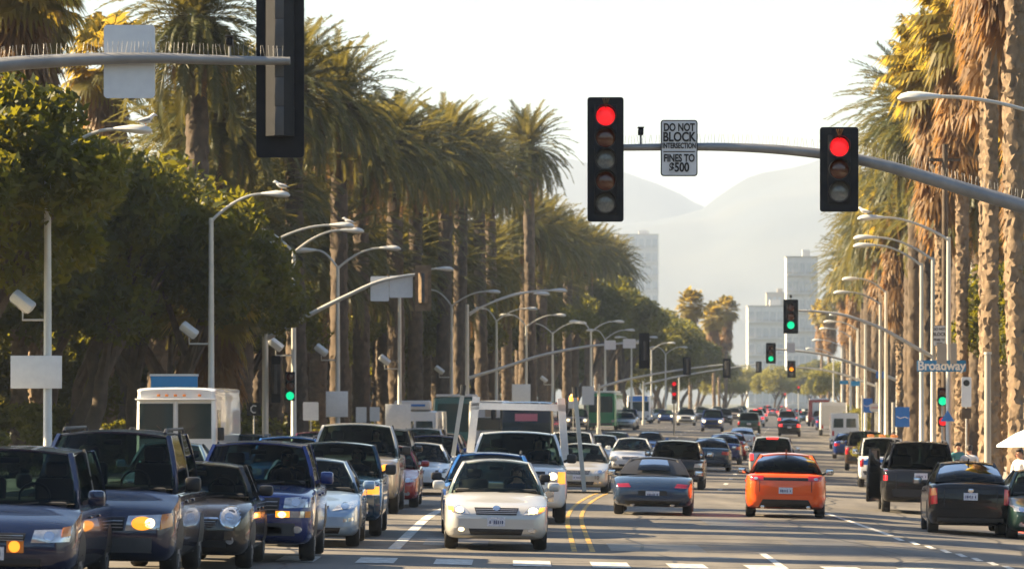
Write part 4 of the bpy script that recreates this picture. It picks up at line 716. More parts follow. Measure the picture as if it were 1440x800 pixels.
class Shell:
    """projects panels on to a body so that lamps, grilles and panes follow its curves"""
    def __init__(s, mb, hw, L): s.bv = BVHTree.FromPolygons([Vector(v) for v in mb.v], mb.f); s.hw = hw; s.L = L
    def hit(s, face, a, z):
        if face == 'F': o, d = Vector((a*s.hw, -s.L, z)), Vector((0, 1, 0))
        elif face == 'R': o, d = Vector((a*s.hw, s.L, z)), Vector((0, -1, 0))
        elif face == 'T': o, d = Vector((a*s.hw, z, 9)), Vector((0, 0, -1))
        else: k = 1 if face == 'E' else -1; o, d = Vector((k*9, a*s.L, z)), Vector((-k, 0, 0))
        h = s.bv.ray_cast(o, d); return (h[0], -d) if h[0] else (None, -d)
    def patch(s, face, shape, off=.008, n=8, m_=4, depth=.03):
        pts = []
        if shape[0] == 'e':
            _, a, z, ra, rz_ = shape; rings = [[(a+math.cos(t)*ra*k/s.sc(face), z+math.sin(t)*rz_*k) for t in np.linspace(0, 2*math.pi, 21)[:-1]] for k in (.02, .4, .75, 1)]; pts = rings; closed = True
        else:
            c = shape; closed = False
            for i in range(m_+1):
                v = i/m_; row = []
                for j in range(n+1):
                    u = j/n; row.append(tuple((c[0][k]*(1-u)+c[1][k]*u)*(1-v)+(c[3][k]*(1-u)+c[2][k]*u)*v for k in (0, 1)))
                pts.append(row)
        P = []; last = None; hs = []
        for row in pts:
            for a, z in row:
                h, d = s.hit(face, a, z)
                if h is not None: hs.append(h)
        if not hs: return None
        ax = {'F': 1, 'R': 1, 'T': 2}.get(face, 0)
        for row in pts:
            r_ = []
            for a, z in row:
                h, d = s.hit(face, a, z)
                if h is None:
                    q = Vector((a*s.hw, 0, z)) if face in 'FR' else (Vector((a*s.hw, z, 0)) if face == 'T' else Vector((0, a*s.L, z))); near = min(hs, key=lambda e: (Vector([e[i] for i in range(3) if i != ax])-Vector([q[i] for i in range(3) if i != ax])).length); h = near.copy()
                r_.append(h+d*off)
            P.append(r_)
        d = s.hit(face, 0, 1)[1]; mb = MB(); w_ = len(P[0]); h_ = len(P); vs = [p for r_ in P for p in r_]; fs = []
        for i in range(h_-1):
            for j in range(w_ if closed else w_-1): j2 = (j+1) % w_; fs.append((i*w_+j, i*w_+j2, (i+1)*w_+j2, (i+1)*w_+j))
        if closed: rim = [(h_-1)*w_+j for j in range(w_)]; fs.append(tuple(range(w_)))
        else: rim = list(range(w_))+[i*w_+w_-1 for i in range(1, h_)]+[(h_-1)*w_+j for j in range(w_-2, -1, -1)]+[i*w_ for i in range(h_-2, 0, -1)]
        k = len(vs); vs += [vs[i]-d*depth for i in rim]; nr = len(rim)
        for i in range(nr): fs.append((rim[i], rim[(i+1) % nr], k+(i+1) % nr, k+i))
        mb.add(vs, fs); return mb
    def sc(s, face): return s.hw if face in 'FRT' else s.L
def wheel_mesh(r, wd):
    a = MB(); a.lathe([(r*.62, -wd/2), (r*.90, -wd/2), (r*.985, -wd*.36), (r, -wd*.15), (r, wd*.15), (r*.985, wd*.36), (r*.90, wd/2), (r*.62, wd/2)], (0, 0, 0), 22, 'x'); b = MB()
    b.lathe([(r*.63, -wd*.42), (r*.58, -wd*.5), (r*.5, -wd*.40), (.06, -wd*.43), (.04, -wd*.52), (.01, -wd*.52)], (0, 0, 0), 20, 'x')
    for k in range(5):
        t = 2*math.pi*k/5; b.bar((-wd*.46, math.cos(t)*.05, math.sin(t)*.05), (-wd*.46, math.cos(t)*r*.56, math.sin(t)*r*.56), .05, .03, (1, 0, 0))
    return a.mesh('tyre', 'rubber'), b.mesh('rim', 'rim')
WHEELS = {}
def mir(sh): return [(-a, z) for a, z in sh] if sh[0] != 'e' else ('e', -sh[1], *sh[2:])
FRONT = {
 'sedan': [('headlight', [(.50, .58), (.93, .62), (.95, .74), (.56, .68)], 'lamp_clear', 1), ('grille', [(-.36, .57), (.36, .57), (.40, .68), (-.40, .68)], 'black', 0), ('lower_intake', [(-.50, .26), (.50, .26), (.54, .36), (-.54, .36)], 'black', 0), ('fog_light', ('e', .70, .34, .07, .05), 'lamp_clear', 1)],
 'suv': [('headlight', [(.52, .80), (.93, .82), (.94, .98), (.54, .95)], 'lamp_clear', 1), ('grille', [(-.44, .72), (.44, .72), (.46, .95), (-.46, .95)], 'black', 0), ('bumper', [(-.92, .40), (.92, .40), (.92, .58), (-.92, .58)], 'grey_plastic', 0), ('lower_intake', [(-.5, .43), (.5, .43), (.5, .53), (-.5, .53)], 'black', 0), ('fog_light', ('e', .74, .49, .07, .05), 'lamp_clear', 1)],
 'pickup': [('headlight', [(.60, .86), (.95, .86), (.95, 1.10), (.60, 1.10)], 'lamp_clear', 1), ('grille', [(-.54, .82), (.54, .82), (.54, 1.10), (-.54, 1.10)], 'black', 0), ('bumper', [(-.95, .48), (.95, .48), (.95, .70), (-.95, .70)], 'chrome', 0), ('lower_intake', [(-.45, .52), (.45, .52), (.45, .62), (-.45, .62)], 'black', 0)],
 'minivan': [('headlight', [(.48, .62), (.92, .64), (.94, .80), (.52, .78)], 'lamp_clear', 1), ('grille', [(-.40, .62), (.40, .62), (.42, .74), (-.42, .74)], 'black', 0), ('lower_intake', [(-.6, .32), (.6, .32), (.6, .42), (-.6, .42)], 'black', 0)],
 'mini': [('headlight', ('e', .66, .72, .125, .14), 'lamp_clear', 1), ('grille', [(-.36, .56), (.36, .56), (.46, .68), (-.46, .68)], 'black', 0), ('grille_surround', [(-.48, .685), (.48, .685), (.46, .71), (-.46, .71)], 'chrome', 0), ('lower_intake', [(-.6, .30), (.6, .30), (.6, .42), (-.6, .42)], 'black', 0), ('fog_light', ('e', .66, .40, .055, .055), 'lamp_clear', 1)],
}
FRONT['hatch'] = FRONT['sedan']; FRONT['sports'] = FRONT['sedan']
REAR = {
 'sedan': [('tail_light', [(.56, .74), (.90, .72), (.92, .86), (.58, .88)], 'lamp_red', 1), ('licence_plate', [(-.17, .66), (.17, .66), (.17, .80), (-.17, .80)], 'plate', 0), ('rear_bumper_trim', [(-.8, .28), (.8, .28), (.8, .38), (-.8, .38)], 'grey_plastic', 0)],
 'suv': [('tail_light', [(.78, .72), (.95, .72), (.95, 1.0), (.78, 1.0)], 'lamp_red', 1), ('licence_plate', [(-.17, .74), (.17, .74), (.17, .88), (-.17, .88)], 'plate', 0), ('rear_bumper_trim', [(-.9, .44), (.9, .44), (.9, .58), (-.9, .58)], 'grey_plastic', 0)],
}
for k_ in ('pickup', 'minivan', 'mini'): REAR[k_] = REAR['suv']
REAR['hatch'] = [('tail_light', [(.80, .64), (.97, .62), (.97, 1.04), (.82, 1.06)], 'lamp_red', 1), ('licence_plate', [(-.17, .72), (.17, .72), (.17, .87), (-.17, .87)], 'plate', 0), ('rear_bumper_trim', [(-.8, .26), (.8, .26), (.8, .36), (-.8, .36)], 'grey_plastic', 0)]
REAR['sports'] = REAR['sedan']
def plate_marks(o, mb, fc):                        # characters too small to read: a row of short dark strokes
    xs = [q[0] for q in mb.v]; zs = [q[2] for q in mb.v]; yy = min(q[1] for q in mb.v) if fc == 'F' else max(q[1] for q in mb.v); cx_, cz_ = (min(xs)+max(xs))/2, (min(zs)+max(zs))/2; w_ = (max(xs)-min(xs))*.8; b = MB()
    for k in range(7):
        if k == 1: continue
        b.box((cx_-w_/2+w_*(k+.5)/7, yy+(-.003 if fc == 'F' else .003), cz_-.008), (w_/7*random.uniform(.35, .7), .005, .062*random.uniform(.7, 1)))
    b.build('plate_characters', 'plate_ink', o, False)
mat('plate_ink', (.05, .06, .14), .6)
NC = [0]
def seat_meshes():
    b = MB(); b.box((0, 0, .30), (.50, .16, .60), .06); b.box((0, .0, .72), (.27, .12, .20), .05); b.cyl((-.07, 0, .58), (-.07, 0, .66), .012, 6); b.cyl((.07, 0, .58), (.07, 0, .66), .012, 6); return b.mesh('seat', 'interior')
SEAT = seat_meshes()
def car(name, label, typ, px, d, face, pt, W=None, L=None, H=None, xv=None, feats=None, rear=None, hi=True, group=None, glass='glass', roofm=None, mirror=None, rack=False, yaw=None, cat=None, belt=None, lit=None, extra=None, wr=None, dz=0, blackroof=None, plate=True):
    T = TYPES[typ]; W_, L_, H_ = W or T['W'], L or T['L'], H or T['H']; kz = H_/T['H']; hw = W_/2; pm = 'paint_'+pt
    xv = xv if xv is not None else float(np.interp(d, [75, 95, 140], [740, 860, 1110])); a = math.atan((xv-CX)/F) if yaw is None else yaw
    g = GP(px, d); g = Vector((g.x, d, 0)); yoff = L_/2; loc = g+Vector((math.sin(a), math.cos(a), 0))*yoff; loc.z = (gz(loc.x, loc.y-T['L']*.3)+gz(loc.x, loc.y+T['L']*.3))/2+.008+dz
    v = thing(name, label, cat or {'suv': 'suv', 'pickup': 'pickup truck', 'minivan': 'minivan'}.get(typ, 'car'), loc, -a if face == 'F' else math.pi-a, group or ('cars facing the camera' if face == 'F' else 'cars driving away'))
    v.rotation_euler[1] = .02 if face == 'R' else .02; v.rotation_euler[0] = 0
    if face == 'R': v.rotation_euler[1] = -.02
    sec = [(t, hf, zb*kz, zt*kz) for t, hf, zb, zt in T['sec']]; body = loft_body(sec, L_, W_); body.build('body', pm, v, ang=50); sh = Shell(body, hw, L_)
    ts = [s_[0] for s_ in sec]; ztop = lambda t: float(np.interp(t, ts, [s_[3] for s_ in sec])); wat = lambda t: float(np.interp(t, ts, [s_[1] for s_ in sec]))*hw*.93
    A, B, Cc, Dd = T['gh']; Y = lambda t: -L_/2+t*L_; wr_ = (wr or T['wr'])*hw; rz_ = H_-.05; bowf, bowr = .16, .10
    roofp = roofm or pm
    def row(t, bow, z, w_, n=9, crown=0.0): return [Vector((w_*u, Y(t)+bow*u*u, z+crown*(1-u*u))) for u in np.linspace(-1, 1, n)]
    # roof skin
    rt = [row(B+(Cc-B)*k, bowf*(1-k)-bowr*k, rz_-.02*(2*k-1)**2, wr_*(1-.04*k), crown=.055) for k in np.linspace(0, 1, 7)]
    rb = MB(); rb.grid(rt); rb.grid([[p-Vector((0, 0, .035)) for p in r_] for r_ in rt]); edge = rt[0]+[r_[-1] for r_ in rt[1:]]+rt[-1][::-1][1:]+[r_[0] for r_ in rt[::-1][1:]]; rb.grid([edge, [p-Vector((0, 0, .035)) for p in edge]]); roof = rb.build('roof', roofp, v)
    bf, rf = row(A, bowf*1.2, ztop(A)-.03, wat(A)), [p-Vector((0, 0, .02)) for p in rt[0]]; br, rr = row(Dd, -bowr*1.2, ztop(Dd)-.03, wat(Dd)*.97), [p-Vector((0, 0, .02)) for p in rt[-1]]
    ws = MB(); ws.grid([[p.lerp(q, k) for p, q in zip(bf, rf)] for k in np.linspace(0, 1, 6)]); gl_f = ws.build('windscreen', glass, v)
    rw = MB(); rw.grid([[p.lerp(q, k)+Vector((0, .04*math.sin(k*math.pi), .03*math.sin(k*math.pi))) for p, q in zip(br, rr)] for k in np.linspace(0, 1, 6)]); rw.build('rear_window' if typ != 'sports' else 'soft_top', ('glass_rear' if face == 'R' else glass) if typ != 'sports' else 'black', v)
    if typ == 'sports': rw = MB(); rw.grid([[(br[j].lerp(br[j+1] if j < 8 else br[j], 0)).lerp(rr[j], k)+Vector((0, .06+.04*math.sin(k*math.pi), .03+.03*math.sin(k*math.pi))) for j in range(2, 7)] for k in np.linspace(.22, .86, 5)]); rw.build('rear_window', 'glass_rear', v)
    def strip_(a0, a1, b0, b1, w0, w1, th):       # a pillar lying in the glass plane: edge a0-b0, widening towards a1 and b1
        p0, p1 = a0, a0+(a1-a0).normalized()*w0; q0, q1 = b0, b0+(b1-b0).normalized()*w1; nn = (p1-p0).cross(q0-p0).normalized()
        ctr = Vector((0, (a0.y+b0.y)/2, a0.z)); nn = nn if nn.dot(p0-ctr) > 0 else -nn; bulge = Vector((math.copysign(.03, a0.x), 0, 0)); P = []
        for t in (0, .25, .5, .75, 1): P.append([p0.lerp(q0, t)+bulge*math.sin(t*3.14), p1.lerp(q1, t)+bulge*math.sin(t*3.14)])
        vs = [v_+nn*.012 for r0 in P for v_ in r0]+[v_-nn*th for r0 in P for v_ in r0]; n_ = len(P); fs = []
        for i_ in range(n_-1): a_ = 2*i_; o_ = 2*n_; fs += [(a_, a_+1, a_+3, a_+2), (o_+a_+1, o_+a_, o_+a_+2, o_+a_+3), (a_, a_+2, o_+a_+2, o_+a_), (a_+1, o_+a_+1, o_+a_+3, a_+3)]
        fs += [(0, 2*n_, 2*n_+1, 1), (2*n_-2, 2*n_-1, 4*n_-1, 4*n_-2)]; return vs, fs
    for s_ in (0, -1):
        sg = -1 if s_ == 0 else 1; ci = 1 if s_ == 0 else -2
        tm = (A*.55+Dd*.45); pb = Vector((sg*wat(tm)*.995, Y(tm), ztop(tm)-.04)); pt_ = Vector((sg*wr_*.99, Y((B+Cc)/2), rz_))
        dn, up_ = Vector((0, 0, -.06)), Vector((0, 0, .03)); cw = {'sedan': (.30, .18), 'sports': (.5, .25), 'pickup': (.16, .14), 'hatch': (.22, .20), 'mini': (.16, .14)}.get(typ, (.14, .14))
        for a0, b0, sa, sb_, ra, rbb, w0, w1 in ((bf[s_]+dn, rf[s_]+up_, pb, pt_, bf[ci], rf[ci], .10, .08), (br[s_]+dn, rr[s_]+up_, pb, pt_, br[ci], rr[ci], *cw)):
            fr = MB(); fr.add(*strip_(a0, sa, b0, sb_, w0, w1, .04)); fr.add(*strip_(a0, ra, b0, rbb, .055, .05, .04)); fr.build('roof_pillar', roofp if typ != 'sports' else 'black', v, ang=70)
        bp = MB(); bp.bar(pb+Vector((sg*.012, 0, 0)), pt_+Vector((sg*.012, 0, 0)), .03, .10, (0, 1, 0)); bp.build('door_pillar', 'black', v)
        for (p, q, r_, t_) in ((bf[s_], pb, pt_, rf[s_]), (pb, br[s_], rr[s_], pt_)):
            gp = MB(); gp.grid([[p.lerp(q, k)+Vector((sg*.004, 0, 0)) for k in np.linspace(0, 1, 4)], [(p.lerp(q, k)+t_.lerp(r_, k))/2+Vector((sg*.03, 0, 0)) for k in np.linspace(0, 1, 4)], [t_.lerp(r_, k)+Vector((sg*.004, 0, 0)) for k in np.linspace(0, 1, 4)]]); gp.build('side_window', glass if typ != 'suv' else 'glass_dark', v)
    it = MB(); zi = max(ztop(A), ztop(Dd), ztop(.5))+.012
    it.grid([[Vector((u*wat(t)*.93, Y(t), ztop(t)+.012)) for u in (-1, 0, 1)] for t in np.linspace(A+.03, Dd-.02, 8)]); it.box((0, Y(A)+.42, ztop(A)+.01), (wat(A)*1.7, .5, .10), .04); it.build('interior', 'interior', v)
    # wheels
    key = (round(T['wh']*kz, 3), hi)
    if key not in WHEELS: WHEELS[key] = wheel_mesh(T['wh']*kz, .22)
    r_ = T['wh']*kz
    for t in T['ax']:
        for sg in (-1, 1):
            wo = link('wheel', WHEELS[key][0], v, (sg*(hw-.13), Y(t), r_)); 
            if hi:
                rm_ = link('rim', WHEELS[key][1], wo)
                if sg > 0: wo.rotation_euler = (0, 0, math.pi)
            ar = sh.patch('E' if sg > 0 else 'W', ('e', (Y(t))/L_, r_+.02, r_*1.13, r_*1.13), .004)
            if ar: ar.build('wheel_arch', 'black', v)
    fl = list(FRONT[typ] if feats is None else feats) if (hi or face == 'F') else []
    rl = list(REAR[typ] if rear is None else rear) if (hi or face == 'R') else []
    for fc, lst in (('F', fl), ('R', rl)):
        for f in lst:
            nm, shp, mm, two = f[:4]; off = f[4] if len(f) > 4 else .008
            if len(f) <= 5 and shp[0] != 'e' : shp = [(q[0], q[1]*(kz if not (len(f) > 5) else 1)) for q in shp]
            elif shp[0] == 'e': shp = ('e', shp[1], shp[2]*kz, shp[3], shp[4])
            for sx_ in ((1, -1) if two else (1,)):
                s2 = shp if sx_ == 1 else mir(shp)
                pb_ = sh.patch(fc, s2, off)
                if not pb_: continue
                mt2 = mm if mm != 'body' else pm
                par = v
                o = pb_.build(nm, mt2, par, ang=60)
                if nm == 'licence_plate': plate_marks(o, pb_, fc)
                if nm == 'grille' and hi:
                    zz = [q[1] for q in s2]; z0, z1 = min(zz), max(zz); xa = max(abs(q[0]) for q in s2)*.93
                    for k in range(1, 4):
                        z = z0+(z1-z0)*k/4; q = sh.patch(fc, [(-xa, z-.006), (xa, z-.006), (xa, z+.006), (-xa, z+.006)], off+.008, 10, 1)
                        if q: q.build('grille_bar', 'rim', o)
                if nm == 'headlight' and hi:
                    xs = [q[0] for q in s2] if s2[0] != 'e' else [s2[1]]; zs = [q[1] for q in s2] if s2[0] != 'e' else [s2[2]]; q = sh.patch(fc, ('e', sum(xs)/len(xs)*.97, sum(zs)/len(zs), .06, .055), off+.006)
                    if q: q.build('reflector', 'chrome', o)
    if hi:
        fz = {'sedan': (.36, .52), 'sports': (.34, .46), 'hatch': (.38, .54), 'mini': (.40, .53)}.get(typ)
        if fz:
            q = sh.patch(face, [(-.90, fz[0]*kz), (.90, fz[0]*kz), (.90, fz[1]*kz), (-.90, fz[1]*kz)], .028 if face == 'R' else .012, 16, 4, .06); q and q.build('bumper', pm, v, ang=70)
        if face == 'R':
            zt_ = ztop(.99)
            for u in (-.64, .64): q = sh.patch('R', [(u-.008, .60*kz), (u+.008, .60*kz), (u+.008, zt_-.08), (u-.008, zt_-.08)], .005, 1, 6); q and q.build('boot_seam', 'black', v)
    if face == 'F' and hi and plate:
        q = sh.patch('F', [(-.17, .40*kz), (.17, .40*kz), (.17, .40*kz+.15), (-.17, .40*kz+.15)], .02)
        if q: plate_marks(q.build('licence_plate', 'plate', v), q, 'F')
    for nm, fc, shp, mm in (lit or []):
        q = sh.patch(fc, shp, .012 if 'lens' in nm else .018)
        if q: q.build(nm, mm, v)
    if hi or d < 260:
        for sg in (-1, 1):
            mo = MB(); mo.box((sg*(hw+.10), Y(A)+.50, ztop(A)+.10), (.20, .13, .15 if typ not in ('pickup', 'suv', 'minivan') else .19), .045); mo.bar((sg*(hw-.06), Y(A)+.52, ztop(A)+.03), (sg*(hw+.04), Y(A)+.52, ztop(A)+.08), .06, .05); mm_ = mo.build('side_mirror', mirror or pm, v)
            mg = MB(); mg.box((sg*(hw+.10), Y(A)+.567, ztop(A)+.10), (.16, .006, .11), .002); mg.build('mirror_glass', 'chrome', mm_)
    if hi:
        for sg in (-1, 1):
            st = link('seat', SEAT, v, (sg*wat(.45)*.47, Y((A+Dd)/2-.03), ztop(.45)-.28*kz)); st.rotation_euler = (R(-12), 0, 0); st.scale = (1, 1, min(1.0, (H_-.14-ztop(.45)+.28*kz)/.85))
        st = MB(); st.tube([Vector((.33+math.cos(t)*.18, Y(A)+.62+math.sin(t)*.06, ztop(A)+.10+math.sin(t)*.16)) for t in np.linspace(0, 2*math.pi, 18)], .016, 6, False); st.build('steering_wheel', 'black', v)
        for s0, s1 in ((-.62, -.05), (.02, .62)):
            wp = MB(); n0 = (s0+1)/2*8; p = bf[int(n0)].lerp(rf[int(n0)], .02); q = bf[int((s1+1)/2*8)].lerp(rf[int((s1+1)/2*8)], .09); wp.bar(p+Vector((0, -.02, .01)), q+Vector((0, -.02, .02)), .022, .018); wp.build('wiper', 'black', v)
        im = MB(); im.box((0, Y(B)+bowf*.0+.06, rz_-.10), (.24, .04, .07), .02); im.build('rear_view_mirror', 'black', v)
        for sg in (-1, 1):
            for t in (A+.17, A+.36):
                if t > Dd-.06: continue
                hx = sh.hit('E' if sg > 0 else 'W', Y(t)/L_, ztop(t)-.16)[0]
                if hx: dh = MB(); dh.box(hx+Vector((sg*.012, 0, 0)), (.03, .17, .035), .01); dh.build('door_handle', pm, v)
    if rack:
        for sg in (-1, 1): rk = MB(); rk.tube([Vector((sg*wr_*.9, Y(B)+.25, rz_+.02)), Vector((sg*wr_*.9, Y(B)+.35, rz_+.065)), Vector((sg*wr_*.9, Y(Cc)-.35, rz_+.065)), Vector((sg*wr_*.9, Y(Cc)-.2, rz_+.02))], .022, 6); rk.build('roof_rail', 'black', roof)
    if extra: extra(v, sh, dict(Y=Y, A=A, B=B, C=Cc, D=Dd, wr=wr_, rz=rz_, hw=hw, L=L_, H=H_, ztop=ztop, pm=pm, roof=roof, bf=bf, rf=rf, br=br, rr=rr, wat=wat))
    return v
def box_vehicle(name, label, px, d, face, pt, W, H, L, zb=.35, xv=1110, rake=.0, wins=(), feats=(), wh=.42, ax=(.14, .78), cat='van', roofm=None, group=None, extra=None, roofr=.18, yaw=None):
    a = math.atan((xv-CX)/F) if yaw is None else yaw; g = GP(px, d); loc = Vector((g.x, d, 0))+Vector((math.sin(a), math.cos(a), 0))*L/2; loc.z = gz(loc.x, loc.y)+.01
    v = thing(name, label, cat, loc, -a if face == 'F' else math.pi-a, group); body = loft_box(W, H, L, zb, rake=rake, roofr=roofr); body.build('body', 'paint_'+pt, v, ang=45); sh = Shell(body, W/2, L)
    for nm, fc, shp, mm in list(wins)+list(feats):
        q = sh.patch(fc, shp, .012)
        if q: q.build(nm, mm, v)
    if roofm: q = MB(); q.box((0, 0, H+.06), (W*.86, L*.95, .16), .05); q.build('roof', roofm, v)
    if wh not in WHEELS: WHEELS[wh] = wheel_mesh(wh, .26)
    for t in ax:
        for sg in (-1, 1):
            wo = link('wheel', WHEELS[wh][0], v, (sg*(W/2-.12), -L/2+t*L, wh)); link('rim', WHEELS[wh][1], wo)
            if sg > 0: wo.rotation_euler = (0, 0, math.pi)
            ar = sh.patch('E' if sg > 0 else 'W', ('e', (-L/2+t*L)/L, wh+.02, wh*1.12, wh*1.12), .004)
            if ar: ar.build('wheel_arch', 'black', v)
    if extra: extra(v, sh)
    return v

dd = lambda s: F/s
# ---- oncoming, the queue at the left
def amber(u0, u1, z0, z1, m_='lit_amber'): return [('turn_signal', 'F', [(u0, z0), (u1, z0), (u1, z1), (u0, z1)], m_)]
car('minivan', 'navy blue van nearest the camera with an amber light lit', 'minivan', -16, dd(124), 'F', 'navy', H=1.62, xv=760, mirror='paint_navy', lit=[('turn_signal', 'F', ('e', .29, .52, .065, .065), 'lit_amber'), ('turn_signal_lens', 'F', [(.20, .45), (.40, .45), (.40, .59), (.20, .59)], 'lamp_amber'), ('marker_light', 'F', [(.84, .63), (.93, .65), (.93, .76), (.84, .74)], 'lamp_amber')])
car('minivan', 'dark navy van with roof rack and lit amber headlight', 'minivan', 134, dd(114), 'F', 'navy', H=1.84, xv=800, rack=True, mirror='black', feats=[('headlight', [(.36, .60), (.80, .62), (.82, .80), (.40, .78)], 'lamp_clear', 1), ('corner_light', [(.81, .62), (.95, .66), (.95, .82), (.82, .80)], 'lamp_amber', 1), ('grille', [(-.34, .60), (.34, .60), (.36, .76), (-.36, .76)], 'black', 0), ('bumper', [(-.93, .34), (.93, .34), (.93, .52), (-.93, .52)], 'grey_plastic', 0)], lit=[('headlight_bulb', 'F', ('e', .58, .715, .13, .085), 'lit_amber'), ('headlight_bulb', 'F', ('e', .68, .72, .06, .06), 'lit_head')])
def mini_x(v, sh, k):
    for sg in (-1, 1):
        q = sh.patch('F', ('e', sg*.66, .72, .145, .16), .004)
        if q: q.build('headlight_ring', 'chrome', v)
    b = MB(); b.box((0, k['Y'](.14), .915), (.36, .16, .05), .02); b.build('bonnet_scoop', k['pm'], v)
car('mini_hatchback', 'small dark hatchback with round headlights and a bonnet scoop', 'mini', 264, dd(104), 'F', 'mini', xv=760, mirror='black', extra=mini_x)
car('suv', 'deep blue suv with stacked headlights and lit amber lamps', 'suv', 350, dd(98), 'F', 'darkblue', H=1.72, W=1.84, xv=720, lit=[('turn_signal', 'F', [(.40, .66), (.62, .66), (.62, .75), (.40, .75)], 'lit_amber'), ('headlight_bulb', 'F', ('e', .50, .70, .06, .045), 'lit_head'), ('marker_light', 'F', [(.86, .66), (.94, .66), (.94, .75), (.86, .75)], 'lamp_amber'), ('lower_lamp', 'F', [(.63, .66), (.85, .66), (.85, .75), (.63, .75)], 'lamp_clear')])
car('sedan', 'silver blue sedan facing us beside the deep blue suv', 'sedan', 427, dd(86.5), 'F', 'silverblue', W=1.79, H=1.43, xv=700, feats=[('headlight', [(.50, .62), (.93, .68), (.95, .80), (.60, .72)], 'lamp_clear', 1), ('grille', [(-.40, .60), (.40, .60), (.44, .70), (-.44, .70)], 'silver' if 0 else 'black', 0), ('lower_intake', [(-.62, .24), (.62, .24), (.66, .34), (-.66, .34)], 'black', 0), ('fog_light', [(.62, .42), (.90, .46), (.90, .52), (.66, .48)], 'lamp_clear', 1)])
car('pickup_truck', 'dark teal small pickup with lit amber corner lamp', 'pickup', 466, dd(79.5), 'F', 'teal', W=1.76, L=5.0, H=1.66, xv=720, mirror='black', lit=amber(.70, .94, .76, .90))
car('pickup_truck', 'tall two tone silver and gold pickup with lit amber headlight', 'pickup', 494, dd(65), 'F', 'gold', W=2.02, H=1.95, xv=760, mirror='black', feats=[('headlight', [(.60, .88), (.95, .88), (.95, 1.12), (.60, 1.10)], 'lamp_clear', 1), ('grille', [(-.52, .86), (.52, .86), (.54, 1.14), (-.54, 1.14)], 'black', 0), ('bumper', [(-.95, .50), (.95, .50), (.95, .72), (-.95, .72)], 'paint_gold', 0), ('lower_intake', [(-.9, .40), (.9, .40), (.9, .47), (-.9, .47)], 'black', 0)], lit=amber(.62, .93, .92, 1.02)+[('headlight_bulb', 'F', ('e', .76, 1.04, .14, .05), 'lit_amber')], roofm='paint_silver')
car('sedan', 'red car tucked behind the silver and gold pickup', 'sedan', 534, dd(60), 'F', 'red', xv=760, hi=True)
car('sedan', 'white sedan with dark lower grille behind the red car', 'sedan', 586, dd(51), 'F', 'white', xv=800, H=1.42, feats=[('headlight', [(.52, .60), (.92, .64), (.94, .76), (.56, .70)], 'black', 1), ('grille', [(-.20, .60), (-.03, .60), (-.03, .70), (-.22, .70)], 'black', 1), ('lower_intake', [(-.70, .24), (.70, .24), (.62, .40), (-.62, .40)], 'black', 0)])
car('suv', 'dark blue suv behind the white sedan in the left queue', 'suv', 604, dd(45), 'F', 'darkblue', xv=900, H=1.62)
car('sedan', 'tan roofed car just ahead of the white camper van', 'sedan', 617, dd(37), 'F', 'tan', H=1.55)
car('suv', 'white roofed suv in front of the white camper van', 'suv', 586, dd(38), 'F', 'white', H=1.76)
car('suv', 'dark suv hidden behind the silver and gold pickup', 'suv', 528, dd(52), 'F', 'black', H=1.80)
car('sedan', 'maroon car seen over the dark teal pickup', 'sedan', 434, dd(48), 'F', 'maroon', H=1.66)
car('suv', 'blue suv between delivery van and maroon car', 'suv', 395, dd(62), 'F', 'blue', H=1.62, W=1.75, L=4.4, rack=True)
car('sedan', 'light blue car behind the roof rack van', 'sedan', 226, dd(70), 'F', 'lightblue', H=1.50)
car('sedan', 'teal blue car behind the delivery van', 'sedan', 334, dd(50), 'F', 'teal', H=1.55)
car('wagon', 'blue roofed wagon with rack directly behind the silver sedan', 'hatch', 688, dd(77.5), 'F', 'blue', W=1.80, H=1.50, L=4.5, xv=720, rack=True, mirror='black')
def corolla(v, sh, k):
    q = MB(); q.grid([[Vector((x*.42, k['Y'](k['B'])+.20+.16*x*x*.4+dy, k['rz']+.057-.05*(x*.6)**2)) for x in np.linspace(-1, 1, 9)] for dy in (0, .09)]); q.build('sunroof', 'black', k['roof'])
    for z, u in ((.22, .62),): b = sh.patch('F', [(-.88, .19), (.88, .19), (.90, .25), (-.90, .25)], .03); b and b.build('front_spoiler', k['pm'], v)
    t = sh.patch('F', ('e', 0, .70, .06, .04), .02); t and t.build('emblem', 'chrome', v)
car('silver_sedan', 'silver sedan with lights on waiting alone at the stop line', 'sedan', 697, dd(86.3), 'F', 'silver', W=1.72, L=4.5, H=1.47, xv=660, glass='glass_light', extra=corolla, feats=[('headlight', [(.50, .59), (.90, .62), (.95, .74), (.62, .72)], 'lamp_clear', 1), ('grille', [(-.38, .585), (.38, .585), (.42, .70), (-.42, .70)], 'black', 0), ('lower_intake', [(-.48, .26), (.48, .26), (.52, .36), (-.52, .36)], 'black', 0), ('fog_light', ('e', .68, .34, .075, .05), 'lamp_clear', 1)], lit=[('headlight_bulb', 'F', ('e', .70, .665, .08, .05), 'lit_head'), ('headlight_bulb', 'F', ('e', -.70, .665, .07, .045), 'lit_head'), ('turn_signal', 'F', [(.80, .64), (.91, .655), (.93, .72), (.82, .71)], 'lit_amber'), ('turn_signal', 'F', [(-.91, .655), (-.80, .64), (-.82, .71), (-.93, .72)], 'lit_amber'), ('fog_bulb', 'F', ('e', -.66, .345, .05, .035), 'lit_head')])
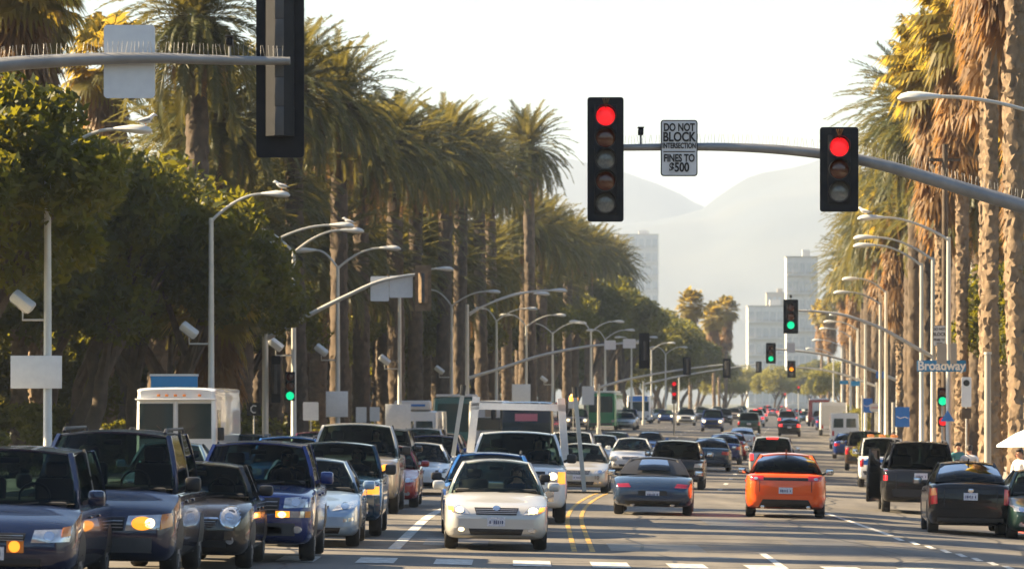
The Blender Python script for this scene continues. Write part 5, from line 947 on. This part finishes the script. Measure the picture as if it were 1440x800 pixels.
def glass_rack(v, sh, k):
    hw = k['hw']; zt = 2.36; y0 = k['Y'](.60)
    b = MB(); b.bar((-hw*.98, y0, zt), (hw*.98, y0, zt), .12, .14); b.build('rack_beam', 'cloth_white', v)
    for sg in (-1, 1):
        b = MB(); b.bar((sg*hw*1.0, y0, 1.2), (sg*hw*.88, y0, zt+.2), .16, .12, (0, 1, 0)); b.build('rack_post', 'cloth_white', v)
        b = MB(); b.bar((sg*(hw+.40 if sg > 0 else hw+.34), y0-.5, .62 if sg > 0 else 1.3), (sg*(hw+.16), y0-.5, zt+.3), .09, .07, (0, 1, 0)); b.build('rack_rail', 'galv', v); b2_ = MB(); b2_.cyl((sg*(hw+.17), y0-.5, zt+.22), (sg*(hw+.15), y0-.5, zt+.44), .06, 8); b2_.build('rail_cap', 'black', v)
    b = MB(); b.lathe([(.09, 0), (.10, .06), (.07, .14), (.01, .17)], (hw+.14, y0-.3, zt+.14), 12); b.build('beacon', 'lit_amber', v)
    b = MB(); b.cyl((hw*.62, k['Y'](.2), k['ztop'](.2)), (hw*.66, k['Y'](.2)+.05, k['ztop'](.2)+.9), .006, 5); b.build('aerial', 'black', v)
car('glass_truck', 'white pickup carrying a tall white glass rack, headlight lit', 'pickup', 727, dd(69.3), 'F', 'white', W=2.03, H=1.86, xv=700, mirror='black', extra=glass_rack, lit=amber(.80, .95, .82, 1.06)+[('headlight_bulb', 'F', ('e', .70, .97, .09, .08), 'lit_head')])
car('sedan', 'beige silver sedan right of the white glass truck', 'sedan', 812, dd(47.5), 'F', 'beige', W=1.8, H=1.47, extra=lambda v, sh, k: link('number', text_mesh('10', .16, 'text_black'), v, sh.hit('F', .62, .48)[0]+Vector((0, -.03, 0))))
car('suv', 'pale suv with dark windscreen behind the beige sedan', 'suv', 800, dd(37), 'F', 'white', H=1.72)
car('sedan', 'white sedan behind the beige sedan near the green bus', 'sedan', 842, dd(33), 'F', 'white', H=1.5)
car('sedan', 'white sedan in the centre lane behind the blue grey convertible', 'sedan', 886, dd(34), 'F', 'white', W=1.80, H=1.43)
car('sedan', 'small dark blue car below the green bus', 'sedan', 862, dd(28), 'F', 'darkblue', hi=False)
car('sports_car', 'bright blue low car alone on the open road', 'sports', 912, dd(24.5), 'F', 'blue', hi=False)
for px, s, typ, pt, lab, H in ((1001, 17, 'suv', 'darkblue', 'dark blue suv coming toward us with two white lights', 1.85), (1016, 12.2, 'suv', 'black', 'dark suv with yellow lights behind the dark blue one', 1.75), (1038, 11, 'sedan', 'silver', 'hazy silver car with a bright headlight', 1.55), (926, 11.5, 'sedan', 'white', 'hazy white car at the far left kerb', 1.5), (878, 17, 'sedan', 'grey', 'grey car parked beside the green bus', 1.5), (900, 12.4, 'suv', 'white', 'pale suv half hidden by the distant blue bus', 1.7), (1134, 11, 'sedan', 'darkgreen', 'dark green car facing us far right', 1.5), (984, 9.5, 'suv', 'white', 'white hazy suv farthest on the oncoming side', 1.7), (962, 9.2, 'sedan', 'silver', 'hazy silver car behind the sideways silver one', 1.5)):
    li = [('headlight_bulb', 'F', ('e', sg*.72, .86 if typ == 'suv' else .66, .13, .10), 'lit_head') for sg in (1, -1)] if ('light' in lab) else None
    if 'yellow' in lab: li = [(a, b, c, 'lit_amber') for a, b, c, _ in li]
    car(typ, lab, typ, px, dd(s), 'F', pt, H=H, hi=False, lit=li)
car('sedan', 'silver car side on crossing the avenue in the distance', 'sedan', 980, 600, 'F', 'silver', hi=False, yaw=R(80))
random.seed(9)
PTS = ['white', 'silver', 'black', 'darkblue', 'grey', 'tan', 'teal', 'beige']; k = 0
for d, off in ((395, -1.9), (430, -5.2), (455, -1.8), (470, -8.4), (505, -5), (540, -1.7), (575, -8.2), (610, -1.8), (640, -5), (690, -8.2), (720, -1.8), (365, -8.6), (415, -11.9), (345, -11.9), (450, -12), (520, -12)):
    pt_ = PTS[k % 8]; car('suv' if k % 3 else 'sedan', 'hazy %s car, %s of the small ones coming down the far avenue' % ({'darkblue': 'dark blue'}.get(pt_, pt_), ORD[k]), 'suv' if k % 3 else 'sedan', CX+(cx(d)+off)*F/d, d, 'F', pt_, hi=False, group='tiny oncoming cars far away', lit=[('headlight_bulb', 'F', ('e', sg*.72, .80, .12, .10), 'lit_head') for sg in (1, -1)] if k % 2 else None); k += 1
k = 0
for d, off in ((385, 1.7), (420, 5), (445, 1.8), (505, 5.1), (560, 1.8), (590, 5), (640, 1.7), (680, 5), (400, 8.6), (460, 8.6), (525, 8.6), (600, 8.6)):
    pt_ = PTS[(k+3) % 8]; car('suv' if k % 2 else 'sedan', 'hazy %s car, %s of the small ones driving up the far avenue' % ({'darkblue': 'dark blue'}.get(pt_, pt_), ORD[k]), 'suv' if k % 2 else 'sedan', CX+(cx(d)+off)*F/d, d, 'R', pt_, hi=False, group='tiny cars driving away far off', lit=[('brake_light', 'R', [(s*.80-.14, .78), (s*.80+.14, .78), (s*.80+.14, .98), (s*.80-.14, .98)], 'lit_brake') for s in (1, -1)] if off < 8 else None); k += 1
# ---- boxy vehicles
def truck_x(v, sh):
    for sg in (-1, 1):
        b = MB(); b.box((sg*1.22, -2.9, 1.55), (.18, .10, .36), .04); b.build('side_mirror', 'black', v)
    for u in (-.42, -.22, .0, .22, .6): b = MB(); b.box((u*1.1, -3.13, 2.60), (.09, .05, .06), .015); b.build('marker_light', 'lamp_amber', v)
    b = MB(); b.box((0, -3.12, 2.49), (2.2, .22, .05), .02); b.build('visor_ledge', 'cloth_white', v)
    for sg in (-1, 1): b = MB(); b.bar((sg*.15, -3.15, 1.45), (sg*.52, -3.15, 1.78), .025, .02); b.build('wiper', 'black', v)
    b = MB(); b.box((0, -3.08, 1.95), (.07, .10, 1.0), .01); b.build('centre_post', 'cloth_white', v)
box_vehicle('delivery_van', 'tall white delivery van with split windscreen at the left', 247, dd(51.5), 'F', 'white', 2.22, 2.82, 6.2, .4, xv=1010, cat='van', wins=[('windscreen', 'F', [(-.90, 1.42), (-.06, 1.42), (-.06, 2.38), (-.90, 2.38)], 'glass_bus'), ('windscreen', 'F', [(.06, 1.42), (.88, 1.42), (.88, 2.38), (.06, 2.38)], 'glass_bus'), ('grille', 'F', [(-.4, .7), (.4, .7), (.4, 1.1), (-.4, 1.1)], 'black'), ('headlight', 'F', ('e', .7, .9, .13, .13), 'lamp_clear'), ('headlight', 'F', ('e', -.7, .9, .13, .13), 'lamp_clear'), ('side_window', 'E', [(-.44, 1.4), (-.34, 1.4), (-.34, 2.2), (-.44, 2.2)], 'glass_bus')], extra=truck_x)
def rv_x(v, sh):
    b = MB(); b.box((-.15, -2.6, 2.62), (1.9, 1.3, .50), .12); b.build('cab_over', 'cloth_white', v); q = MB(); q.box((-.2, -3.262, 2.62), (1.5, .02, .12), .01); q.build('stripe', 'sign_blue', v); q = MB(); q.box((-.2, 0, 2.72), (.9, 1.0, .26), .08); q.build('air_conditioner', 'lamp_shell', v)
box_vehicle('camper_van', 'white camper van with over cab and blue stripe', 583, dd(27), 'F', 'white', 2.38, 2.35, 6.6, .4, rake=.25, cat='camper', wins=[('windscreen', 'F', [(-.80, 1.38), (-.05, 1.38), (-.05, 1.80), (-.78, 1.80)], 'glass_bus'), ('windscreen', 'F', [(.05, 1.38), (.80, 1.38), (.78, 1.80), (.05, 1.80)], 'glass_bus'), ('grille', 'F', [(-.5, .8), (.5, .8), (.5, 1.1), (-.5, 1.1)], 'black'), ('headlight', 'F', [(.6, .8), (.85, .8), (.85, 1), (.6, 1)], 'lamp_clear'), ('headlight', 'F', [(-.85, .8), (-.6, .8), (-.6, 1), (-.85, 1)], 'lamp_clear')], extra=rv_x)
BW = [('side_window', f, [(t, 1.5), (t+.105, 1.5), (t+.105, 2.6), (t, 2.6)], 'glass_bus') for f in 'EW' for t in np.linspace(-.46, .34, 7)]
def lights(m_='lit_head'): return [('headlight', 'F', ('e', s*.78, .75, .13, .12), 'lamp_clear') for s in (1, -1)]+[('bumper', 'F', [(-.95, .4), (.95, .4), (.95, .58), (-.95, .58)], 'grey_plastic')]
box_vehicle('bus', 'teal bus with white roof behind the camper van', 640, dd(24.5), 'F', 'busteal', 2.6, 3.12, 11.5, .35, xv=760, cat='bus', wins=[('windscreen', 'F', [(-.92, 1.1), (.92, 1.1), (.90, 2.72), (-.90, 2.72)], 'glass_bus')]+BW, feats=lights(), roofm='cloth_white')
def sign_x(v, sh):
    q = sh.patch('F', [(-.42, 2.02), (.42, 2.02), (.42, 2.34), (-.42, 2.34)], .03); q and q.build('destination_sign', 'cloth_pink', v)
    for i, u in enumerate((-.5, -.12, .0, .12, .5)): 
        h = sh.hit('F', u, 2.78)[0]; b = MB(); b.lathe([(.05, -.03), (.03, -.05), (.005, -.055)], h, 10, 'y'); b.build('marker_light', 'lamp_clear', v)
    for sg in (-1, 1): b = MB(); b.box((sg*1.45, -3.9, 2.3), (.2, .12, .45), .05); b.build('side_mirror', 'black', v)
box_vehicle('tour_bus', 'dark bus with a pink sign behind the white glass rack', 740, dd(32), 'F', 'teal', 2.35, 2.88, 8, .4, xv=1060, cat='bus', wins=[('windscreen', 'F', [(-.9, 1.2), (.9, 1.2), (.88, 1.95), (-.88, 1.95)], 'glass_bus')]+BW, feats=lights(), extra=sign_x)
box_vehicle('box_truck', 'cream box truck between teal bus and dark bus', 688, dd(25.5), 'F', 'white', 2.3, 2.95, 7, .4, xv=1000, cat='truck', wins=[('windscreen', 'F', [(-.85, 1.3), (.85, 1.3), (.85, 2.0), (-.85, 2.0)], 'glass_bus'), ('shutter', 'F', [(-.2, 2.05), (.35, 2.05), (.35, 2.8), (-.2, 2.8)], 'wall_tan')], feats=lights())
box_vehicle('bus', 'green bus with dark windscreen by the left kerb', 845, dd(17.3), 'F', 'green', 2.5, 3.05, 11, .35, xv=1180, cat='bus', wins=[('windscreen', 'F', [(-.92, 1.45), (.92, 1.45), (.90, 2.75), (-.90, 2.75)], 'glass_bus')]+BW, feats=lights(), roofm='cloth_white')
box_vehicle('bus', 'distant white bus with a blue brow', 898, dd(13.2), 'F', 'white', 2.55, 3.0, 11, .35, xv=1110, cat='bus', wins=[('windscreen', 'F', [(-.85, 1.3), (.85, 1.3), (.85, 2.3), (-.85, 2.3)], 'glass_bus'), ('brow', 'F', [(-.95, 2.35), (.95, 2.35), (.95, 2.9), (-.95, 2.9)], 'sign_blue')]+BW, feats=lights())
def rlights(z=.9): return [('tail_light', 'R', [(s*.80-.07, z), (s*.80+.07, z), (s*.80+.07, z+.32), (s*.80-.07, z+.32)], 'lamp_red') for s in (1, -1)]+[('rear_bumper', 'R', [(-.95, .42), (.95, .42), (.95, .56), (-.95, .56)], 'grey_plastic'), ('licence_plate', 'R', [(-.16, .75), (.16, .75), (.16, .9), (-.16, .9)], 'plate')]
box_vehicle('passenger_van', 'white van with two rear windows near the right kerb', 1188, dd(21), 'R', 'white', 1.95, 2.42, 5.6, .35, cat='van', wins=[('rear_window', 'R', [(.10, 1.45), (.78, 1.45), (.74, 2.05), (.10, 2.05)], 'glass_bus'), ('rear_window', 'R', [(-.78, 1.45), (-.10, 1.45), (-.10, 2.05), (-.74, 2.05)], 'glass_bus')], feats=rlights(), wh=.36)
box_vehicle('box_truck', 'white box truck ahead of the white rear windowed van', 1172, dd(17.6), 'R', 'white', 2.2, 2.7, 7, .5, cat='truck', wins=[('side_window', 'W', [(-.44, 1.5), (-.36, 1.5), (-.36, 2.1), (-.44, 2.1)], 'glass_bus'), ('shutter', 'R', [(-.85, .8), (.85, .8), (.85, 2.4), (-.85, 2.4)], 'lamp_shell')], feats=rlights(.6))
box_vehicle('fire_engine', 'red truck with a pale roof far right', 1152, dd(13.0), 'R', 'red', 2.4, 2.9, 8, .5, cat='truck', wins=[('shutter', 'R', [(-.6, .9), (.6, .9), (.6, 2.6), (-.6, 2.6)], 'lamp_shell')], feats=rlights(.7), roofm='cloth_white')
# ---- driving away
def porsche(v, sh, k):
    b = MB(); b.grid([[Vector((x*.55, k['Y'](.83)+y*.30, k['ztop'](.83+y*.06)+.008-.02*x*x)) for x in np.linspace(-1, 1, 6)] for y in (0, .4, .8)]); b.build('engine_grille', 'black', v)
    for sg in (-1, 1): b = MB(); b.lathe([(.045, 0), (.05, .05), (.04, .06)], (sg*.45, k['L']/2-.12, .25), 12, 'y'); b.build('exhaust_pipe', 'chrome', v)
car('convertible', 'blue grey sports convertible with a black soft top', 'sports', 917, dd(62), 'R', 'slate', W=1.83, xv=1040, roofm='black', mirror='black', extra=porsche, wr=.62, rear=[('tail_light', [(.54, .645), (.90, .64), (.88, .72), (.60, .735)], 'lamp_red_dim', 1), ('licence_plate', [(-.17, .42), (.17, .42), (.17, .56), (-.17, .56)], 'plate', 0), ('rear_bumper_trim', [(-.84, .24), (.84, .24), (.84, .34), (-.84, .34)], 'black', 0), ('plate_recess', [(-.36, .40), (.36, .40), (.36, .57), (-.36, .57)], 'black', 0, .003)])
car('crossover', 'black crossover between the convertible and the dark sedan', 'suv', 950, dd(43), 'R', 'black', H=1.62, W=1.86, rear=[('tail_light', [(.62, .80), (.95, .80), (.95, .96), (.66, .94)], 'lamp_clear', 1), ('licence_plate', [(-.17, .74), (.17, .74), (.17, .88), (-.17, .88)], 'plate', 0), ('rear_bumper_trim', [(-.8, .34), (.8, .34), (.8, .48), (-.8, .48)], 'grey_plastic', 0)])
car('sedan', 'dark sedan with red tail lights and white plate in mid road', 'sedan', 998, dd(32.5), 'R', 'teal', H=1.46)
car('sedan', 'dark blue car just ahead of the dark sedan', 'sedan', 1017, dd(28.5), 'R', 'darkblue', H=1.5); car('sedan', 'red car ahead of the dark blue one in the left through lane', 'sedan', 1027, dd(26), 'R', 'red', H=1.5)
car('suv', 'white crossover with sloping rear glass past the red car', 'hatch', 1043, dd(22), 'R', 'white', H=1.52, W=1.82, cat='suv'); car('suv', 'dark green suv ahead of the white crossover', 'suv', 1053, dd(17.5), 'R', 'darkgreen', hi=False)
LB = [('brake_light', 'R', [(s*.80-.14, .78), (s*.80+.14, .78), (s*.80+.14, .98), (s*.80-.14, .98)], 'lit_brake') for s in (1, -1)]
LB3 = LB+[('high_brake_light', 'R', [(-.3, 1.0), (.3, 1.0), (.3, 1.08), (-.3, 1.08)], 'lit_brake')]
def hb(v, sh, k): b = MB(); c = k['rr'][4]; b.box(c+Vector((0, .07, -.03)), (.46, .05, .07), .02); b.build('high_brake_light', 'lit_brake', v)
car('suv', 'silver suv with brake light lit over its rear glass', 'suv', 1085, dd(36), 'R', 'silver', H=1.66, W=1.82, lit=[('brake_light', 'R', [(-.95, .74), (-.80, .74), (-.80, .98), (-.95, .98)], 'lit_brake'), ('brake_light', 'R', [(.80, .74), (.95, .74), (.95, .98), (.80, .98)], 'lit_brake')], extra=hb)
for px, s, typ, pt, lab, H, ll in ((1110, 18, 'sedan', 'black', 'low black car with red lights past the silver suv', 1.45, None), (1109, 13, 'suv', 'silverblue', 'blue grey suv with three brake lights lit', 1.75, 1), (1062, 13.6, 'suv', 'white', 'white suv with a red brake light far up the left through lane', 1.8, 1), (1069, 11, 'suv', 'silver', 'hazy silver suv with a brake light', 1.8, 1), (1106, 9.4, 'suv', 'red', 'hazy reddish car with brake lights in the far right lane', 1.7, 1), (1086, 8.6, 'sedan', 'grey', 'hazy grey car with red lights between the two far lanes', 1.5, 1), (1099, 7.6, 'suv', 'white', 'faint pale suv at the head of the far queue', 1.7, 1), (1121, 8.4, 'sedan', 'black', 'faint dark car with red lights by the far right kerb', 1.5, 1), (1079, 7.4, 'suv', 'darkblue', 'faint dark suv at the head of the far left lane', 1.7, 1)):
    car(typ, lab, typ, px, dd(s), 'R', pt, H=H, hi=False, lit=LB3 if ll else LB, extra=hb if ll and typ == 'suv' else None)
def dart(v, sh, k):
    q = sh.patch('R', [(-.58, .86), (.58, .86), (.58, .93), (-.58, .93)], .006); q and q.build('light_bar', 'black', v)
    b = MB(); b.grid([[Vector((x*.70, k['L']/2-.16-.10*x*x+y, 1.035+y*.25-.02*x*x)) for x in np.linspace(-1, 1, 9)] for y in (-.12, 0, .06)]); b.build('boot_lip', k['pm'], v)
    b = MB(); b.bar((0, k['Y'](k['C'])-.15, k['rz']+.03), (0, k['Y'](k['C'])+.05, k['rz']+.14), .035, .03); b.build('aerial', 'black', k['roof'])
    q = sh.patch('R', [(-.70, .19), (.70, .19), (.56, .43), (-.56, .43)], .04); q and q.build('diffuser', 'black', v)
    for sg in (-1, 1): b = MB(); b.lathe([(.04, 0), (.045, .05), (.035, .055)], (sg*.52, k['L']/2-.10, .26), 12, 'y'); b.build('exhaust_pipe', 'chrome', v)
car('orange_sedan', 'bright orange sedan seen from behind in the right lane', 'sedan', 1104, dd(62), 'R', 'orange', W=1.84, H=1.47, L=4.67, xv=1090, mirror='black', extra=dart, rear=[('tail_light', [(.55, .85), (.88, .85), (.90, .96), (.55, .96)], 'lamp_red', 1), ('licence_plate', [(-.17, .56), (.17, .56), (.17, .70), (-.17, .70)], 'plate', 0, .016)], lit=[('tail_glint', 'R', ('e', .74, .905, .05, .03), 'lamp_clear'), ('tail_glint', 'R', ('e', -.74, .905, .05, .03), 'lamp_clear')])  # pale discs stand in for highlights at the tail light ends
car('sedan', 'dark car half hidden just behind the brown parked suv', 'sedan', 1193, dd(24.5), 'R', 'darkblue', H=1.5, lit=[('brake_light', 'R', [(-.95, .72), (-.6, .72), (-.6, .88), (-.95, .88)], 'lit_brake')])
car('suv', 'dark brown parked suv with a black top', 'suv', 1216, dd(30.5), 'R', 'brown', H=1.84, roofm='black', xv=1180)
def enforcement(v, sh, k):
    for u in (-.6, .0, .6): b = MB(); b.box((u*k['wr'], k['Y'](k['C'])-.25, k['rz']+.10), (.26, .2, .10), .03); b.build('beacon', 'lamp_amber', k['roof'])
    q = sh.patch('R', [(-.80, .82), (.80, .82), (.80, 1.10), (-.80, 1.10)], .006); q and q.build('tailgate_panel', 'sign_blue', v)
car('enforcement_truck', 'small white and blue truck with amber roof beacons', 'suv', 1240, dd(39), 'R', 'white', W=1.72, H=1.82, L=4.2, xv=1150, extra=enforcement, cat='truck', wr=.82)
def tahoe(v, sh, k):
    # the driver's door stands open
    ym = k['Y'](.34); hx = -(k['hw']+.02) if False else (k['hw']+.02)
    d_ = MB(); d_.box((.52, 0, .62), (1.05, .10, .78), .04); do = d_.build('open_door', k['pm'], v, loc=(k['hw']-.02, ym-.1, .02)); do.rotation_euler = (0, 0, R(71)); f = MB(); f.bar((.06, 0, 1.0), (.16, 0, 1.62), .06, .05); f.bar((.16, 0, 1.62), (.86, 0, 1.62), .06, .05); f.bar((.86, 0, 1.62), (1.02, 0, 1.0), .06, .05); f.build('window_frame', k['pm'], do); gl = MB(); gl.grid([[Vector((.08, .0, 1.0)), Vector((1.0, 0, 1.0))], [Vector((.17, 0, 1.6)), Vector((.85, 0, 1.6))]]); gl.build('window', 'glass_dark', do)
    q = sh.patch('R', [(-.60, .96), (-.25, .96), (-.25, 1.0), (-.60, 1.0)], .01); q and q.build('emblem', 'lamp_amber', v)
car('large_suv', 'big black suv by the right kerb with driver door open', 'suv', 1294, dd(54), 'R', 'black', W=2.0, L=5.2, H=1.90, xv=1080, rack=True, extra=tahoe, glass='glass_dark', rear=[('tail_light', [(.86, .80), (.97, .80), (.97, 1.28), (.86, 1.28)], 'lamp_red', 1), ('licence_plate', [(-.17, .84), (.17, .84), (.17, .99), (-.17, .99)], 'plate', 0, .016), ('rear_bumper_trim', [(-.92, .42), (.92, .42), (.92, .60), (-.92, .60)], 'black', 0)])
def prius(v, sh, k):
    q = sh.patch('R', [(-.66, .985), (.66, .985), (.66, 1.01), (-.66, 1.01)], .015); q and q.build('spoiler_bar', k['pm'], v)
    b = MB(); b.bar((0, k['Y'](k['C'])-.1, k['rz']+.03), (0, k['Y'](k['C'])+.06, k['rz']+.10), .03, .025); b.build('aerial', 'black', k['roof'])
    q = sh.patch('R', ('e', 0, .94, .06, .045), .012); q and q.build('emblem', 'chrome', v)
car('hatchback', 'glossy black hatchback parked at the right kerb', 'hatch', 1364, dd(67.5), 'R', 'black', W=1.72, H=1.53, xv=1010, extra=prius, glass='glass', lit=[('turn_signal', 'R', [(.82, .84), (.96, .82), (.955, .97), (.86, .99)], 'lamp_amber')])
car('sedan', 'dark green car at the right edge facing us', 'sedan', 1480, dd(68), 'F', 'darkgreen', xv=900, plate=False)
car('sedan', 'pale parked car far along the right kerb', 'sedan', 1144, dd(11.6), 'R', 'white', hi=False); car('suv', 'grey parked suv far along the right kerb', 'suv', 1150, dd(10.2), 'R', 'grey', hi=False)

# ------------------------------------------------------------------ people
def skin_mesh(nodes, edges, m, name, lev=2):
    me = bpy.data.meshes.new(name); me.from_pydata([n_[:3] for n_ in nodes], edges, []); o = bpy.data.objects.new(name, me); C.objects.link(o); md = o.modifiers.new('s', 'SKIN'); md.use_smooth_shade = True
    for i, n_ in enumerate(nodes):
        sv = me.skin_vertices[0].data[i]; sv.radius = (n_[3], n_[4] if len(n_) > 4 else n_[3]); sv.use_root = i == 0
    sb = o.modifiers.new('d', 'SUBSURF'); sb.levels = lev; sb.render_levels = lev; dg = bpy.context.evaluated_depsgraph_get(); dg.update()
    r_ = bpy.data.meshes.new_from_object(o.evaluated_get(dg)); bpy.data.objects.remove(o); r_.materials.clear(); [r_.materials.append(M[k]) for k in m]; r_.name = name
    r_.polygons.foreach_set('use_smooth', [True]*len(r_.polygons)); return r_
def standing(m_shirt, m_leg, stride=.12, swing=.1):
    nd = [(0, 0, .95, .15, .11), (0, 0, 1.12, .14, .10), (0, 0, 1.32, .17, .11), (0, 0, 1.44, .13, .09), (0, 0, 1.52, .055), (0, -.01, 1.60, .085, .095), (0, -.01, 1.70, .075, .085)]
    ed = [(0, 1), (1, 2), (2, 3), (3, 4), (4, 5), (5, 6)]
    for s in (-1, 1):
        k = len(nd); f = s*stride
        nd += [(s*.09, 0, .88, .095), (s*.10, -f*.5, .50, .062), (s*.10, f*.2 if f > 0 else -f*.6, .10, .045), (s*.11, (f*.2 if f > 0 else -f*.6)-.15, .04, .04)]; ed += [(0, k), (k, k+1), (k+1, k+2), (k+2, k+3)]
        k = len(nd); nd += [(s*.20, 0, 1.42, .06), (s*.25, s*swing*.5, 1.15, .045), (s*.26, s*swing-.08, .90, .035), (s*.26, s*swing-.12, .80, .03, .015)]; ed += [(3, k), (k, k+1), (k+1, k+2), (k+2, k+3)]
    me = skin_mesh(nd, ed, ['skin', m_shirt, m_leg], 'body')
    for p in me.polygons:
        c = p.center; p.material_index = 2 if (c.z < .98 and abs(c.x) < .2 and c.z > .07) else (1 if .95 < c.z < 1.49 and (abs(c.x) < .25 and c.z > 1.0) else 0)
    return me
def hair_mesh(z=1.70, y=-.01, long=False):
    b = MB(); rows = []
    for i in range(7):
        ph = R(88-16*i); rows.append([Vector((math.cos(ph)*.095*math.cos(t), y+.015+math.cos(ph)*.105*math.sin(t), z-.03+math.sin(ph)*.10-(.05 if math.sin(t) > 0 and i > 4 else 0)+( .05 if math.sin(t) < -.3 and i > 4 else 0))) for t in np.linspace(0, 2*math.pi, 15)])
    b.grid(rows); return b.mesh('hair', 'hair')
def face_parts(p, z=1.64, y=-.105):
    b = MB(); b.lathe([(.001, -.02), (.014, 0), (.018, .02)], (0, y-.005, z), 8, 'y'); b.build('nose', 'skin', p)
    for s in (-1, 1): b = MB(); b.lathe([(.001, -.004), (.011, 0), (.012, .01)], (s*.032, y+.012, z+.03), 8, 'y'); b.build('eye', 'black', p)
    b = MB(); b.box((0, y+.01, z-.045), (.045, .01, .010), .003); b.build('mouth', 'text_red', p)
def pedestrian(px, d, rz, shirt, leg, label, up=.14, fx=None):
    g = GP(px, d); p = thing('person', label, 'person', g+Vector((0, 0, up)), rz, 'people on the pavements'); link('body', standing(shirt, leg), p); link('hair', hair_mesh(), p); face_parts(p); return p
pedestrian(1363, 112, R(160), 'cloth_white', 'cloth_navy', 'person in a white shirt walking between the palm trunks at right')
pedestrian(1347, 120, R(20), 'cloth_teal', 'cloth_navy', 'person in a teal top behind the big black suv')
pedestrian(1257, 182, R(30), 'cloth_navy', 'cloth_navy', 'person in dark clothes near the blue banner')
pedestrian(1434, 100, R(-60), 'cloth_white', 'cloth_navy', 'person in a white shirt at the right edge')
pedestrian(838, 352, R(10), 'cloth_pink', 'cloth_navy', 'person in pink in front of the green bus', .03)
def sitting():
    nd = [(0, 0, .20, .16, .12), (0, 0, .45, .17, .11), (0, 0, .60, .15, .09), (0, -.01, .69, .055), (0, -.02, .77, .085, .095), (0, -.02, .87, .075, .085)]; ed = [(0, 1), (1, 2), (2, 3), (3, 4), (4, 5)]
    for s in (-1, 1): k = len(nd); nd += [(s*.20, -.02, .56, .06), (s*.24, -.16, .36, .045), (s*.17, -.40, .42, .035), (s*.16, -.47, .46, .03)]; ed += [(2, k), (k, k+1), (k+1, k+2), (k+2, k+3)]
    me = skin_mesh(nd, ed, ['skin', 'cloth_navy'], 'body', 2)
    for p in me.polygons: p.material_index = 1 if p.center.z < .64 and p.center.y > -.3 else 0
    return me
SIT = sitting(); HSIT = hair_mesh(.87, -.02)
for key, label in (('tall two tone silver', 'driver in dark clothes behind the wheel of the gold pickup'), ('silver blue sedan', 'driver in dark clothes inside the silver blue sedan'), ('silver sedan with lights', 'driver in dark clothes inside the silver sedan with lights on'), ('white sedan with dark', 'driver in dark clothes inside the white sedan behind the red car'), ('dark teal small', 'driver in dark clothes inside the dark teal pickup'), ('white pickup carrying', 'driver in dark clothes at the wheel of the white glass truck'), ('deep blue suv', 'driver in dark clothes inside the deep blue suv'), ('white sedan in the centre', 'driver in dark clothes inside the white centre lane sedan')):
    v = [o for o in C.objects if o.get('label', '').startswith(key) and o.type == 'EMPTY'][0]; st = [c for c in v.children if c.name.startswith('seat')][1]; m_ = v.matrix_basis if True else None
    mw = Matrix.Translation(v.location) @ v.rotation_euler.to_matrix().to_4x4(); H_ = max(q[2] for c in v.children if c.name.startswith('roof') and c.data for q in c.bound_box); zz = min(st.location.z-.02, H_-1.05)
    p = thing('person', label, 'person', mw @ Vector((st.location.x, st.location.y-.16, zz)), v.rotation_euler.z, 'drivers behind windscreens'); link('body', SIT, p); link('hair', HSIT, p); face_parts(p, .81, -.115)
